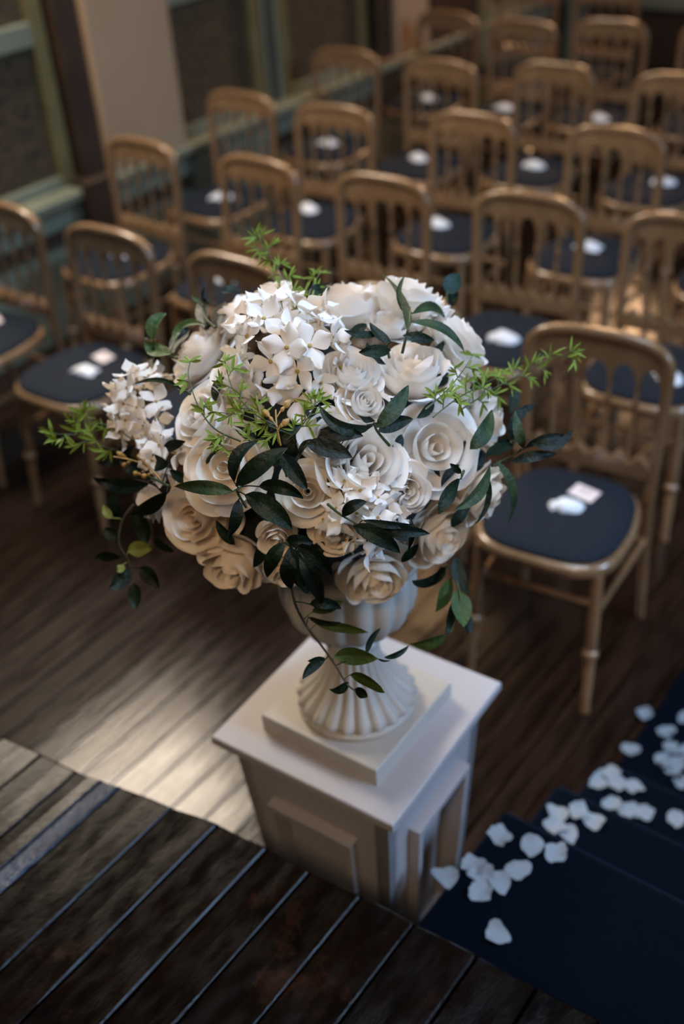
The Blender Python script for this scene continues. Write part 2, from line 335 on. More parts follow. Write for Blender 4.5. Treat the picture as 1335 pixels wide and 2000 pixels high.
CH = [ # x, y, yaw deg, label
(-1.04,2.32,7,'nearest chair, its whole navy seat in view right of the bouquet'),
(-1.62,2.28,2,'front-row chair almost wholly hidden behind the flower bouquet'),
(-2.19,2.23,0,'front-row chair whose arched top just shows above the left of the bouquet'),
(-2.73,2.21,2.4,'front-row chair left of the bouquet, blush card and bag on seat'),
(-3.27,2.20,3,'front-row chair cut by the left picture edge, nearest the panelled wall'),
(-1.15,3.14,4,'second-row chair cut by the right picture edge, floor glints behind it'),
(-1.67,3.10,5.4,'second-row chair directly behind the top right of the bouquet, seen full back'),
(-2.21,3.03,1.5,'second-row chair behind the top centre of the bouquet, between two look-alikes'),
(-2.75,2.99,-1.7,'second-row chair behind the bright green sprig at the top of the bouquet'),
(-3.34,2.96,-.7,'second-row chair against the sage wainscot in front of the peach pilaster'),
(-1.73,3.87,2.5,'third-row chair at the right with amber glints below its back rail'),
(-2.32,3.81,2.3,'third-row chair in the upper centre, second from the right in its row'),
(-2.91,3.67,5,'third-row chair with white bag behind its spindles, second from the wall'),
(-3.43,3.67,0,'third-row chair nearest the wall, its back against the dark flock panel'),
(-1.82,4.65,3,'fourth-row chair cut by the right picture edge'),
(-2.39,4.63,2.6,'fourth-row chair, the first one in from the chair at the picture edge'),
(-2.90,4.48,2.4,'fourth-row chair in the middle, left of one look-alike and right of another'),
(-3.46,4.49,3.8,'fourth-row chair nearest the wall, below the green and brown window post'),
(-2.00,5.60,5,'fifth-row chair, only its left post showing in the top right corner'),
(-2.53,5.50,4.6,'fifth-row chair near the dark back wall, right one of three'),
(-2.95,5.35,1.8,'fifth-row chair in the middle of the three before the back wall'),
(-3.44,5.39,-1.8,'fifth-row chair nearest the wall, in front of the far pale pilaster'),
(-3.37,6.16,0,'sixth-row chair at the top picture edge, nearer the wall'),
(-2.93,6.28,2,'sixth-row chair at the top picture edge, the right one of the two'),
(-1.17,3.92,2,'third-row chair just past the right picture edge'),
]
base = make_chair(); chairs = []
for i, (x, y, a, lab) in enumerate(CH):
    o = base if i == 0 else copy_tree(base)
    o.location = (x, y, 0); o.rotation_euler = (0, 0, math.radians(a)); tag(o, label=lab.replace('chair', 'gold-brown spindle chair', 1), cat='chair', group='gold-brown spindle-back chairs in rows facing the stage'); chairs.append(o)
# favours on seats
def crumple(sx, sy, h, seed, n=9):
    rows = []
    for i in range(n+1):
        v_ = i/n*2-1; r = []
        for k in range(n+1):
            u = k/n*2-1
            z = h*(1-abs(u)**5)*(1-abs(v_)**6)*(.75-.35*u)+.9*h*abs(noise.noise(Vector((u*2.6+seed, v_*2.6, seed))))*(1-abs(u*v_))
            wf = 1-.25*max(0, u-.7)/.3 if u > -.35 else (1-.60*(-.35-u)/.25 if u > -.6 else .40+.45*(-.6-u)/.4)
            r.append((u*sx*(1+.10*math.sin(3*v_+seed)), v_*sy*wf, max(.0008, z*(.4+.6*wf))))
        rows.append(r)
    mb = MB().grid(rows); n0 = len(mb.v); K = n+1
    mb.v += [(a, b, 0) for a, b, c in mb.v[:n0]]
    mb.f += [tuple(n0+i for i in reversed(q)) for q in mb.f[:]]
    rim = [k for k in range(K)]+[i*K+n for i in range(1, K)]+[n*K+k for k in range(n-1, -1, -1)]+[i*K for i in range(n-1, 0, -1)]
    for a, b in zip(rim, rim[1:]+rim[:1]): mb.f.append((b, a, a+n0, b+n0))
    return mb
bagm = [crumple(.040, .027, .017, s).mesh('favour_bag', M['paper'], True, 50) for s in (1.3, 4.1, 7.7)]
FV = [(-1.005,2.135,25,0,'white paper favour bag on the navy seat of the nearest chair'),
(-2.69,2.00,10,3,'white paper favour bag on the front-row seat left of the bouquet'),
(-3.25,2.02,40,4,'white paper favour bag on the seat at the left picture edge'),
(-2.14,2.04,0,2,'white favour bag on the seat behind the left of the bouquet'),
(-1.58,2.10,0,1,'white favour bag on the seat hidden behind the bouquet'),
(-1.62,2.88,15,6,'white favour bag seen just right of the ruffled rose, on a second-row seat'),
(-1.06,2.90,-30,5,'pair-like white favour on the second-row seat at the right picture edge'),
(-2.18,2.84,0,7,'white favour on the second-row seat behind the top centre of the bouquet'),
(-2.78,2.79,5,8,'white favour seen through the arched back left of the green sprig'),
(-3.32,2.78,20,9,'white favour on the second-row seat by the sage wainscot'),
(-1.73,3.71,0,10,'white favour on the third-row seat at right, under the amber glints'),
(-2.37,3.64,10,11,'white favour on the third-row seat right of the tall chair back in the middle'),
(-2.96,3.53,-10,12,'white favour on the third-row seat just above the green sprig'),
(-3.41,3.47,30,13,'white favour on the third-row seat nearest the wall'),
(-2.37,4.45,8,15,'round white favour on the fourth-row seat beneath the right middle chair back'),
(-2.91,4.31,-20,16,'white favour on the fourth-row seat in the upper centre'),
(-3.45,4.31,0,17,'white favour seen through the spindles on the fourth-row seat nearest the wall'),
(-1.77,4.50,20,14,'white favour on the fourth-row seat at the right picture edge'),
(-2.43,5.23,0,19,'white favour on the fifth-row seat at the right'),
(-2.96,5.20,0,20,'white favour on the fifth-row seat in the middle'),
(-3.43,5.19,0,21,'white favour on the fifth-row seat nearest the wall')]
for k, (x, y, a, c, lab) in enumerate(FV):
    o = link('favour_bag', bagm[k % 3], None, (x, y, .4925)); o.rotation_euler = (0, 0, math.radians(a)); tag(o, label=lab, cat='favour', group='white favours on the chair seats')
    s_ = 1.25 if k > 3 else 1.05; o.scale = (s_, s_, s_)
cm = MB().bbox(-.036, .036, -.025, .025, 0, .002, .0005).mesh('favour_card', M['card'], False)
pm = MB()
for i, (a, b) in enumerate(((-.02,.02),(-.026,.022),(-.015,.017))): pm.box(a, b, .012-i*.008, .0145-i*.008, .0021, .0024)
pm = pm.mesh('printed_lines', M['print'], False)
for x, y, a, lab in ((-.995,2.215,-8,'blush card leaning on the favour bag on the nearest chair'),(-2.715,2.105,-12,'blush card on the front-row seat left of the bouquet'),(-3.29,2.10,-25,'blush card on the seat at the left picture edge')):
    o = link('favour_card', cm, None, (x, y, .4915)); o.rotation_euler = (math.radians(5), 0, math.radians(a)); tag(o, label=lab, cat='card', group='blush favour cards'); link('printed_lines', pm, o)
# ------------------------------------------------------------------ plinth
PX, PY, PA = -.918, 1.122, .052
pl = empty('plinth', (PX, PY, 0), PA, label='square white painted plinth beside the steps carrying the flower urn', cat='plinth')
h = .1955; mb = MB().bbox(-h, h, -h, h, .655, .6734, .0025); part('plinth_top', mb, 'plinth', pl, False)
def taper(v, z): k = .78+.22*min(1, z/.655); return (v[0]*k, v[1]*k, z)
hb = .168
mb = MB(); prof = []
part('neck_moulding', MB().bbox(-.176, .176, -.176, .176, .640, .655, .002), 'plinth', pl, False)
mb = MB(); rows = []
for z in (0, .2, .4, .5, .64): rows.append([taper((a*(hb-.05), b*(hb-.05)), z) for a, b in ((-1,-1),(1,-1),(1,1),(-1,1))])
mb.grid(rows, True); part('body', mb, 'plinth', pl, False)
for k in range(4):
    ca, sa = math.cos(k*PI/2), math.sin(k*PI/2)
    def rot(p): x, y, z = p; q = (x*ca-y*sa, x*sa+y*ca, z); return taper(q, z)
    def slab(name, x0, x1, z0, z1, y0, y1, m='plinth'):
        mb = MB(); mb.box(x0, x1, y0, y1, z0, z1); mb.v = [rot(p) for p in mb.v]; return part(name, mb, m, pl, False)
    slab('corner_stile', -hb, -hb+.08, 0, .64, -hb, -hb+.030); slab('corner_stile', hb-.08, hb, 0, .64, -hb, -hb+.030)
    slab('top_panel', -hb+.08, hb-.08, .52, .64, -hb+.0003, -hb+.03); slab('bottom_panel', -hb+.08, hb-.08, 0, .12, -hb+.0003, -hb+.03)
    # projecting moulding frame round the recess
    fm = MB()
    for (x0, x1, z0, z1) in ((-.098,.098,.52,.535),(-.098,-.084,.12,.52),(.084,.098,.12,.52),(-.098,.098,.105,.12)):
        fm.box(x0, x1, -hb-.024, -hb+.006, z0, z1)
    fm.v = [rot(p) for p in fm.v]; part('moulding_frame', fm, 'plinth', pl, False)
    slab('recessed_panel', -.088, .088, .12, .52, -hb+.024, -hb+.030)
# ------------------------------------------------------------------ urn
UA = .03
ur = empty('flower_urn', (-.912, 1.113, .6734), UA, label='white fluted pedestal urn on its square block, standing on the plinth under the flowers', cat='urn')
part('square_base', MB().bbox(-.125, .125, -.125, .125, 0, .037, .002), 'urn', ur, False)
prof = [(.106,.037),(.109,.041),(.109,.047),(.103,.051),(.100,.054)]
part('foot_ring', MB().lathe(prof, 64), 'urn', ur, True, 50)
def fl_mod(n, amp, i0, i1, N): return lambda i, a: 1+(amp*(abs(math.cos(n*a/2))-.6) if i0 <= i <= i1 else 0)
pf = [(.101,.052),(.106,.057),(.103,.064),(.092,.074),(.078,.088),(.065,.105),(.055,.124),(.048,.145),(.0445,.168),(.043,.186)]
part('fluted_foot', MB().lathe(pf, 176, mod=fl_mod(22, .10, 1, 8, 0)), 'urn', ur, True, 80)
part('collar', MB().lathe([(.044,.184),(.050,.187),(.052,.193),(.050,.199),(.043,.203),(.042,.215),(.046,.222),(.050,.226)], 48), 'urn', ur, True, 60)
pb = [(.046,.224),(.060,.228),(.080,.238),(.096,.254),(.107,.274),(.113,.298),(.114,.325),(.112,.350),(.111,.368)]
part('fluted_bowl', MB().lathe(pb, 160, mod=fl_mod(16, .09, 1, 7, 0)), 'urn', ur, True, 80)
part('rim', MB().lathe([(.109,.366),(.122,.372),(.130,.380),(.132,.388),(.126,.393),(.108,.393),(.10,.38)], 64), 'urn', ur, True, 60)
# ------------------------------------------------------------------ bouquet
BLOOMS = [('rose', 'cup', [-0.96, 1.2305, 1.4372], [-0.1795, 0.3314, 0.9262], 0.052, 'tall cupped white rose at the top of the bouquet, left of the upright olive leaves'),
 ('rose', 'cup', [-0.8923, 1.2768, 1.4423], [-0.0561, 0.5739, 0.817], 0.0455, 'white rose at the very top, behind the two upright olive leaves'),
 ('rose', 'full', [-1.0923, 1.113, 1.4379], [-0.5352, -0.0832, 0.8406], 0.0471, 'white rose high on the left shoulder of the bouquet'),
 ('rose', 'full', [-0.986, 1.126, 1.4589], [-0.1438, 0.2105, 0.967], 0.044, 'white rose just below the top green sprig, above the big hydrangea'),
 ('rose', 'cup', [-1.0525, 1.1639, 1.4553], [-0.4397, 0.5101, 0.7393], 0.0299, 'small cream rose peeping out at the back under the top green sprig'),
 ('rose', 'full', [-1.1215, 1.0469, 1.3953], [-0.5506, -0.3639, 0.7512], 0.0518, 'ruffled white rose on the left, above the wiry green tendrils'),
 ('rose', 'full', [-0.9945, 0.9159, 1.3832], [-0.2127, -0.6957, 0.6862], 0.0474, 'white rose at mid left whose spiral turns to the left of the picture'),
 ('rose', 'open', [-0.924, 0.8815, 1.3432], [0.2274, -0.7748, 0.5899], 0.0548, 'wide open peach-tinted rose left of the dark crossing leaves'),
 ('rose', 'full', [-0.9774, 0.8601, 1.251], [0.2863, -0.8796, 0.3799], 0.0499, 'cream rose at lower left with its spiral heart facing the camera'),
 ('rose', 'cup', [-0.9351, 0.8787, 1.1706], [0.2491, -0.9266, -0.2818], 0.0466, 'cream rose hanging at the lower left edge, heart turned down'),
 ('rose', 'full', [-0.8287, 1.0572, 1.4344], [0.4604, -0.0988, 0.8822], 0.0396, 'white rose tucked against the right side of the big hydrangea'),
 ('rose', 'full', [-0.7937, 1.0332, 1.4079], [0.6655, -0.1806, 0.7243], 0.0321, 'small white rose above the dark leaves in the middle of the bouquet'),
 ('rose', 'cup', [-0.7873, 1.1413, 1.4098], [0.0479, -0.0141, 0.9988], 0.048, 'smooth white rose cupped upwards, right of centre below the upright leaves'),
 ('rose', 'full', [-0.8014, 1.2931, 1.3858], [0.5632, 0.5871, 0.5814], 0.0563, 'densely ruffled white rose on the upper right shoulder'),
 ('rose', 'full', [-0.7289, 1.2573, 1.2902], [0.9013, 0.3926, 0.1829], 0.0468, 'white rose at the right edge beneath the green sprig'),
 ('rose', 'open', [-0.7171, 1.091, 1.3276], [0.7311, -0.3764, 0.5691], 0.056, 'large white rose with broad translucent petals right of centre'),
 ('rose', 'cup', [-0.7612, 0.9832, 1.3477], [0.6275, -0.2984, 0.7191], 0.0512, 'white rose in the centre below the two black oval leaves'),
 ('rose', 'full', [-0.6893, 1.1857, 1.1977], [0.9704, 0.0929, -0.2229], 0.0434, 'cream rose low on the right edge beside the drooping leaves'),
 ('rose', 'full', [-0.724, 1.119, 1.1528], [0.9529, -0.2917, -0.0826], 0.0481, 'cream rose at lower right showing its spiral heart'),
 ('rose', 'full', [-0.7847, 1.023, 1.1103], [0.7756, -0.5884, -0.2286], 0.0526, 'cream rose at the bottom centre, just over the urn rim'),
 ('rose', 'cup', [-0.8425, 0.88, 1.2537], [0.5438, -0.823, 0.1643], 0.024, 'small cream bud rose above the trailing dark leaves'),
 ('rose', 'full', [-0.775, 0.9266, 1.2616], [0.4838, -0.8012, 0.352], 0.0309, 'half-hidden cream rose in the shade below centre'),
 ('rose', 'open', [-0.8091, 0.9154, 1.3239], [0.5255, -0.6492, 0.5499], 0.0359, 'shaded cream rose right of the dark crossing leaves'),
 ('rose', 'cup', [-1.091, 0.8744, 1.2256], [-0.6631, -0.7425, -0.095], 0.0247, 'small pale rose at the far left behind the black leaves'),
 ('rose', 'full', [-0.809, 0.9677, 1.3852], [0.4671, -0.477, 0.7446], 0.033, 'white rose between the green filler and the black oval leaves'),
 ('rose', 'cup', [-0.7218, 1.0185, 1.2994], [0.7378, -0.575, 0.3537], 0.031, 'pale rose half covered by the large roses right of centre'),
 ('rose', 'full', [-0.8464, 0.8964, 1.1794], [0.5038, -0.7974, -0.3322], 0.0293, 'shaded cream rose behind the trailing leaves at the bottom'),
 ('rose', 'full', [-0.9768, 0.9692, 1.428], [-0.1355, -0.5044, 0.8528], 0.0359, 'white rose behind the wiry tendrils, between hydrangea and left rose'),
 ('rose', 'full', [-0.7606, 1.2203, 1.3435], [0.7616, 0.2456, 0.5997], 0.0381, 'white rose mostly hidden behind the two green sprigs at right'),
 ('rose', 'full', [-0.8808, 1.2183, 1.4284], [0.1263, 0.2538, 0.959], 0.0338, 'small white rose under the tall cupped rose at the top'),
 ('hyd', 'h', [-0.9195, 1.0254, 1.452], [0.296, -0.4225, 0.8567], 0.0828, 'large white hydrangea head in the upper middle, petals in folded clusters'),
 ('hyd', 'h', [-1.1444, 0.9531, 1.3359], [-0.4788, -0.7349, 0.4803], 0.0592, 'white hydrangea head on the far left beside the green sprig'),
 ('hyd', 'h', [-1.0538, 0.896, 1.3158], [-0.2482, -0.9569, 0.151], 0.0328, 'small cream hydrangea cluster hanging below the left hydrangea'),
 ('hyd', 'h', [-0.7518, 0.958, 1.2892], [0.6794, -0.639, 0.3607], 0.0586, 'beige shaded hydrangea head low in the centre'),
 ('hyd', 'h', [-0.8621, 1.2723, 1.4015], [0.2473, 0.4573, 0.8542], 0.0441, 'pale hydrangea behind the upright olive leaves at the top')]
SPRIGS = [('olive_sprig', 'foliage', [[-0.7788, 1.1042, 1.4546], [-0.7781, 1.1129, 1.4742], [-0.7918, 1.1438, 1.4848], [-0.8178, 1.1823, 1.4825]], 0.0022, [([-0.7756, 1.1134, 1.4846], [-0.833, 1.1847, 1.4893], [-0.9005, 1.2336, 1.4954], 0.0088, 'g'), ([-0.7943, 1.1499, 1.484], [-0.8352, 1.1793, 1.4934], [-0.8669, 1.2423, 1.4975], 0.0058, 'g'), ([-0.8034, 1.1672, 1.4818], [-0.8179, 1.2394, 1.4599], [-0.8134, 1.2718, 1.4236], 0.0075, 'g'), ([-0.7869, 1.1402, 1.4836], [-0.7593, 1.178, 1.4639], [-0.7364, 1.1992, 1.4229], 0.0086, 'g'), ([-0.7776, 1.1064, 1.481], [-0.759, 1.1165, 1.4778], [-0.7531, 1.1458, 1.463], 0.0076, 'd')], 'upright sprig of long olive leaves at the top of the bouquet, between two roses', None),
 ('leaf_spray', 'foliage', [[-0.7936, 1.0943, 1.4473], [-0.8029, 1.0991, 1.4679], [-0.8213, 1.1054, 1.4824]], 0.0022, [([-0.7747, 1.0714, 1.4749], [-0.7753, 1.0365, 1.4888], [-0.7875, 1.0181, 1.4924], 0.0087, 'd'), ([-0.783, 1.0847, 1.4792], [-0.8009, 1.0815, 1.4875], [-0.8225, 1.0924, 1.4953], 0.0076, 'd'), ([-0.8076, 1.0923, 1.4836], [-0.8166, 1.0643, 1.4902], [-0.8348, 1.0507, 1.4986], 0.0062, 'd')], 'dark leaves in the gap right of the upper hydrangea', None),
 ('leaf_spray', 'foliage', [[-0.7258, 0.9926, 1.3827], [-0.7275, 0.9696, 1.4162], [-0.7295, 0.9665, 1.4302]], 0.0022, [([-0.7238, 0.9543, 1.4322], [-0.7295, 0.8979, 1.4586], [-0.7738, 0.9126, 1.4704], 0.0079, 'd'), ([-0.7199, 0.9576, 1.4302], [-0.7084, 0.9839, 1.4488], [-0.7168, 1.0276, 1.4591], 0.0111, 'g'), ([-0.7264, 0.9702, 1.4155], [-0.7172, 0.9951, 1.4177], [-0.7065, 1.021, 1.4148], 0.01, 'd')], 'spray with one broad upright leaf standing in the middle of the white roses', None),
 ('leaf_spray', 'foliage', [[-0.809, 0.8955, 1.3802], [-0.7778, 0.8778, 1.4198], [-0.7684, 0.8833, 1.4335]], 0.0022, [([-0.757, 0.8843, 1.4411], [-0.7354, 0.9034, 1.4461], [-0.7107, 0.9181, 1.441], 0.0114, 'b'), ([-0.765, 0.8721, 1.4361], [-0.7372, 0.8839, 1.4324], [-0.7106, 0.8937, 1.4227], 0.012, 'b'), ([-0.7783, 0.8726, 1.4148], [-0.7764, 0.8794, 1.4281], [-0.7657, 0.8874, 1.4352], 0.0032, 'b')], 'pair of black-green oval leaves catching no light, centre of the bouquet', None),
 ('olive_sprig', 'foliage', [[-0.6665, 1.1595, 1.2775], [-0.6693, 1.2017, 1.2638], [-0.6513, 1.2068, 1.2786]], 0.0022, [([-0.6557, 1.0805, 1.3525], [-0.6496, 1.1091, 1.3671], [-0.6735, 1.1685, 1.3646], 0.0118, 'g'), ([-0.6488, 1.222, 1.2801], [-0.6546, 1.2109, 1.3154], [-0.6714, 1.2316, 1.3319], 0.0089, 'g'), ([-0.6443, 1.2234, 1.2958], [-0.6044, 1.2266, 1.296], [-0.5972, 1.2755, 1.3009], 0.0081, 'b'), ([-0.6439, 1.2144, 1.2849], [-0.6162, 1.2304, 1.3039], [-0.5941, 1.2678, 1.2901], 0.0059, 'b'), ([-0.6577, 1.1946, 1.2671], [-0.6245, 1.2044, 1.2829], [-0.6041, 1.2408, 1.2748], 0.0082, 'b'), ([-0.6553, 1.1223, 1.3191], [-0.6573, 1.164, 1.3076], [-0.6637, 1.2195, 1.2819], 0.008, 'd'), ([-0.6507, 1.1448, 1.298], [-0.6306, 1.1567, 1.2487], [-0.633, 1.1525, 1.1921], 0.0096, 'g'), ([-0.6452, 1.1181, 1.3103], [-0.6257, 1.0547, 1.3079], [-0.6328, 1.0047, 1.3064], 0.0104, 'g'), ([-0.6419, 1.103, 1.3046], [-0.6329, 1.0919, 1.2679], [-0.6374, 1.064, 1.2417], 0.0043, 'd'), ([-0.6729, 1.2296, 1.2816], [-0.6735, 1.2425, 1.3138], [-0.6655, 1.2849, 1.3175], 0.0091, 'b')], 'sprig of long drooping leaves reaching out at the right edge of the bouquet', None),
 ('leaf_spray', 'foliage', [[-0.6671, 1.0834, 1.3112], [-0.6484, 1.0465, 1.3261]], 0.0022, [([-0.6442, 1.0372, 1.332], [-0.6349, 0.9915, 1.3354], [-0.6346, 0.9691, 1.3191], 0.0107, 'd'), ([-0.6542, 1.0558, 1.3271], [-0.6582, 1.048, 1.3383], [-0.6627, 1.0412, 1.3488], 0.0048, 'd')], 'single dark leaf pointing down over the lower right rose', None),
 ('leaf_spray', 'foliage', [[-0.855, 0.842, 1.3256], [-0.8342, 0.8099, 1.3766], [-0.8307, 0.814, 1.3833]], 0.0022, [([-0.8337, 0.8023, 1.3812], [-0.8678, 0.7855, 1.3854], [-0.9229, 0.7847, 1.3674], 0.0094, 'g'), ([-0.8317, 0.8064, 1.3889], [-0.7981, 0.8211, 1.423], [-0.7772, 0.8512, 1.4388], 0.0126, 'd'), ([-0.8346, 0.8073, 1.392], [-0.8334, 0.8176, 1.4254], [-0.8197, 0.8442, 1.4379], 0.0089, 'b'), ([-0.8234, 0.8121, 1.3744], [-0.7835, 0.8138, 1.3657], [-0.7626, 0.8265, 1.3344], 0.0141, 'd'), ([-0.8424, 0.8186, 1.3565], [-0.8354, 0.8008, 1.3379], [-0.8492, 0.7959, 1.3046], 0.0086, 'b'), ([-0.8141, 0.8292, 1.3804], [-0.772, 0.8278, 1.395], [-0.7553, 0.8455, 1.3733], 0.0095, 'd')], 'star of broad dark veined leaves at the left of the bouquet over the peach rose', None),
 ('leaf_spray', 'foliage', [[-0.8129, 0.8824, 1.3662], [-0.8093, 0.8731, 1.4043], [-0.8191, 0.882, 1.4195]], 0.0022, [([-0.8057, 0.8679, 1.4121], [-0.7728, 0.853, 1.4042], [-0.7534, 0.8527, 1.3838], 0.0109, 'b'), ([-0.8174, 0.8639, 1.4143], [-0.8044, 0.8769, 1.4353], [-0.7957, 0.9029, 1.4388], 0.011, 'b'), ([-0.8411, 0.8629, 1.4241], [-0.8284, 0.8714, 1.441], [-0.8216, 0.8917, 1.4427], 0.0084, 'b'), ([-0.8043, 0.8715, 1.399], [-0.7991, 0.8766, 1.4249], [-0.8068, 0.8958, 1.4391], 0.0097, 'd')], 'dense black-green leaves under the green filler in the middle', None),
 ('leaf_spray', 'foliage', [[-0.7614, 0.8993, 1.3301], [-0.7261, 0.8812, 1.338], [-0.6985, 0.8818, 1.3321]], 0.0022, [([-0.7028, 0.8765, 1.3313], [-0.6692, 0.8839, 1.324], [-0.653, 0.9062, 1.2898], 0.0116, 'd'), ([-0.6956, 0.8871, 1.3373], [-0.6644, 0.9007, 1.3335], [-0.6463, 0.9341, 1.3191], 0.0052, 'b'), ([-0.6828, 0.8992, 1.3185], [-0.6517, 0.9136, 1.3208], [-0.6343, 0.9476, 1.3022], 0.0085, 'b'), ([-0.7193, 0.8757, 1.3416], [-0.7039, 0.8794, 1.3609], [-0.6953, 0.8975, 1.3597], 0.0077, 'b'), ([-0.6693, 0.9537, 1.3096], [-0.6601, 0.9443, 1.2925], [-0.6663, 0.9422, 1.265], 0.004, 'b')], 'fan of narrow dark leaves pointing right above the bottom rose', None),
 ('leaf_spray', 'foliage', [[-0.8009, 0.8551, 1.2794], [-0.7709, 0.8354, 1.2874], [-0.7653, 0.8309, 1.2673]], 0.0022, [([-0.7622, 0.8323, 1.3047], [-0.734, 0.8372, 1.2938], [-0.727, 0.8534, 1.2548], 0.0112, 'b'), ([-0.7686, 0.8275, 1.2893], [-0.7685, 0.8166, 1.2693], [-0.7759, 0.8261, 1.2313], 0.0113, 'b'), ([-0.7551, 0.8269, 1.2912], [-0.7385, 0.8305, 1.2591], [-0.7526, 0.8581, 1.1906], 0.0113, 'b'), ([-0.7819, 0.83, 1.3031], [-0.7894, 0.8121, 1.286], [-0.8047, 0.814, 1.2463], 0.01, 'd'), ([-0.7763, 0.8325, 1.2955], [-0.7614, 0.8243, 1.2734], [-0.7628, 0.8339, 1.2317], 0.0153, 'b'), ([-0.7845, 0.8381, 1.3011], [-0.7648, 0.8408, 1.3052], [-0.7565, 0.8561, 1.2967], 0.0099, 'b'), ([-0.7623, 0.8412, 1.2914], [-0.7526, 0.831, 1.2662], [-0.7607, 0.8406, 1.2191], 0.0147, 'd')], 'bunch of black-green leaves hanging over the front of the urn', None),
 ('trailing_vine', 'foliage', [[-0.7842, 0.8376, 1.2548], [-0.7886, 0.8439, 1.1906], [-0.8036, 0.8788, 1.1139], [-0.7656, 0.8646, 1.1042], [-0.7303, 0.8495, 1.097], [-0.7044, 0.8387, 1.0853], [-0.688, 0.8375, 1.0804]], 0.0022, [([-0.7381, 0.8581, 1.1027], [-0.7122, 0.8743, 1.1062], [-0.6825, 0.884, 1.1069], 0.015, 'l'), ([-0.7064, 0.8514, 1.0904], [-0.6785, 0.857, 1.0901], [-0.6497, 0.8519, 1.0864], 0.0141, 'l'), ([-0.6904, 0.8384, 1.0814], [-0.6803, 0.8411, 1.0797], [-0.6699, 0.8398, 1.0767], 0.0098, 'd'), ([-0.7028, 0.8414, 1.0858], [-0.7079, 0.8277, 1.0825], [-0.7195, 0.8186, 1.0829], 0.0092, 'd'), ([-0.7463, 0.8488, 1.102], [-0.7556, 0.8288, 1.098], [-0.7564, 0.807, 1.0911], 0.0078, 'd'), ([-0.7463, 0.8488, 1.102], [-0.7559, 0.84, 1.102], [-0.7653, 0.8311, 1.1022], 0.0057, 'd'), ([-0.7098, 0.8932, 1.0975], [-0.7188, 0.9179, 1.1003], [-0.7194, 0.9432, 1.1015], 0.008, 'd'), ([-0.7686, 0.8523, 1.1892], [-0.7458, 0.8595, 1.196], [-0.738, 0.881, 1.1745], 0.0083, 'b'), ([-0.8079, 0.8898, 1.1203], [-0.7807, 0.8915, 1.121], [-0.7571, 0.9003, 1.1269], 0.0051, 'b'), ([-0.7938, 0.8889, 1.1141], [-0.7565, 0.9018, 1.1164], [-0.718, 0.9111, 1.1185], 0.0087, 'l'), ([-0.7919, 0.8819, 1.1432], [-0.7618, 0.8811, 1.1671], [-0.7383, 0.887, 1.1829], 0.0092, 'l'), ([-0.6803, 0.8964, 1.1012], [-0.669, 0.9131, 1.1003], [-0.6639, 0.9333, 1.1031], 0.005, 'd'), ([-0.6873, 0.8903, 1.1004], [-0.6784, 0.8925, 1.099], [-0.6708, 0.8977, 1.0993], 0.0021, 'd')], 'trailing vine with round green leaves hanging in front of the urn foot', None),
 ('hanging_foliage', 'foliage', [[-0.7094, 1.104, 1.1127], [-0.6802, 1.0836, 1.1144], [-0.6574, 1.0585, 1.0927], [-0.6538, 1.0271, 1.0625]], 0.0022, [([-0.7055, 1.0951, 1.1173], [-0.7119, 1.0628, 1.1168], [-0.7026, 1.0024, 1.1554], 0.0176, 'd'), ([-0.6927, 1.1038, 1.1394], [-0.6781, 1.0882, 1.1169], [-0.6522, 1.0759, 1.1025], 0.0107, 'd'), ([-0.6869, 1.0801, 1.1138], [-0.6857, 1.0567, 1.0985], [-0.6842, 1.0329, 1.0839], 0.0152, 'l'), ([-0.6699, 1.0743, 1.1056], [-0.6534, 1.0549, 1.0897], [-0.6368, 1.0352, 1.0746], 0.0159, 'l'), ([-0.6697, 1.0596, 1.0963], [-0.6623, 1.0371, 1.0811], [-0.6546, 1.0144, 1.0667], 0.0151, 'd'), ([-0.658, 1.0225, 1.0609], [-0.6744, 1.0003, 1.0528], [-0.6983, 0.9845, 1.0507], 0.0136, 'l'), ([-0.6606, 1.0664, 1.0756], [-0.6455, 1.0552, 1.0657], [-0.6305, 1.0437, 1.0563], 0.0114, 'd')], 'out-of-focus green foliage hanging behind the bouquet at lower right', None),
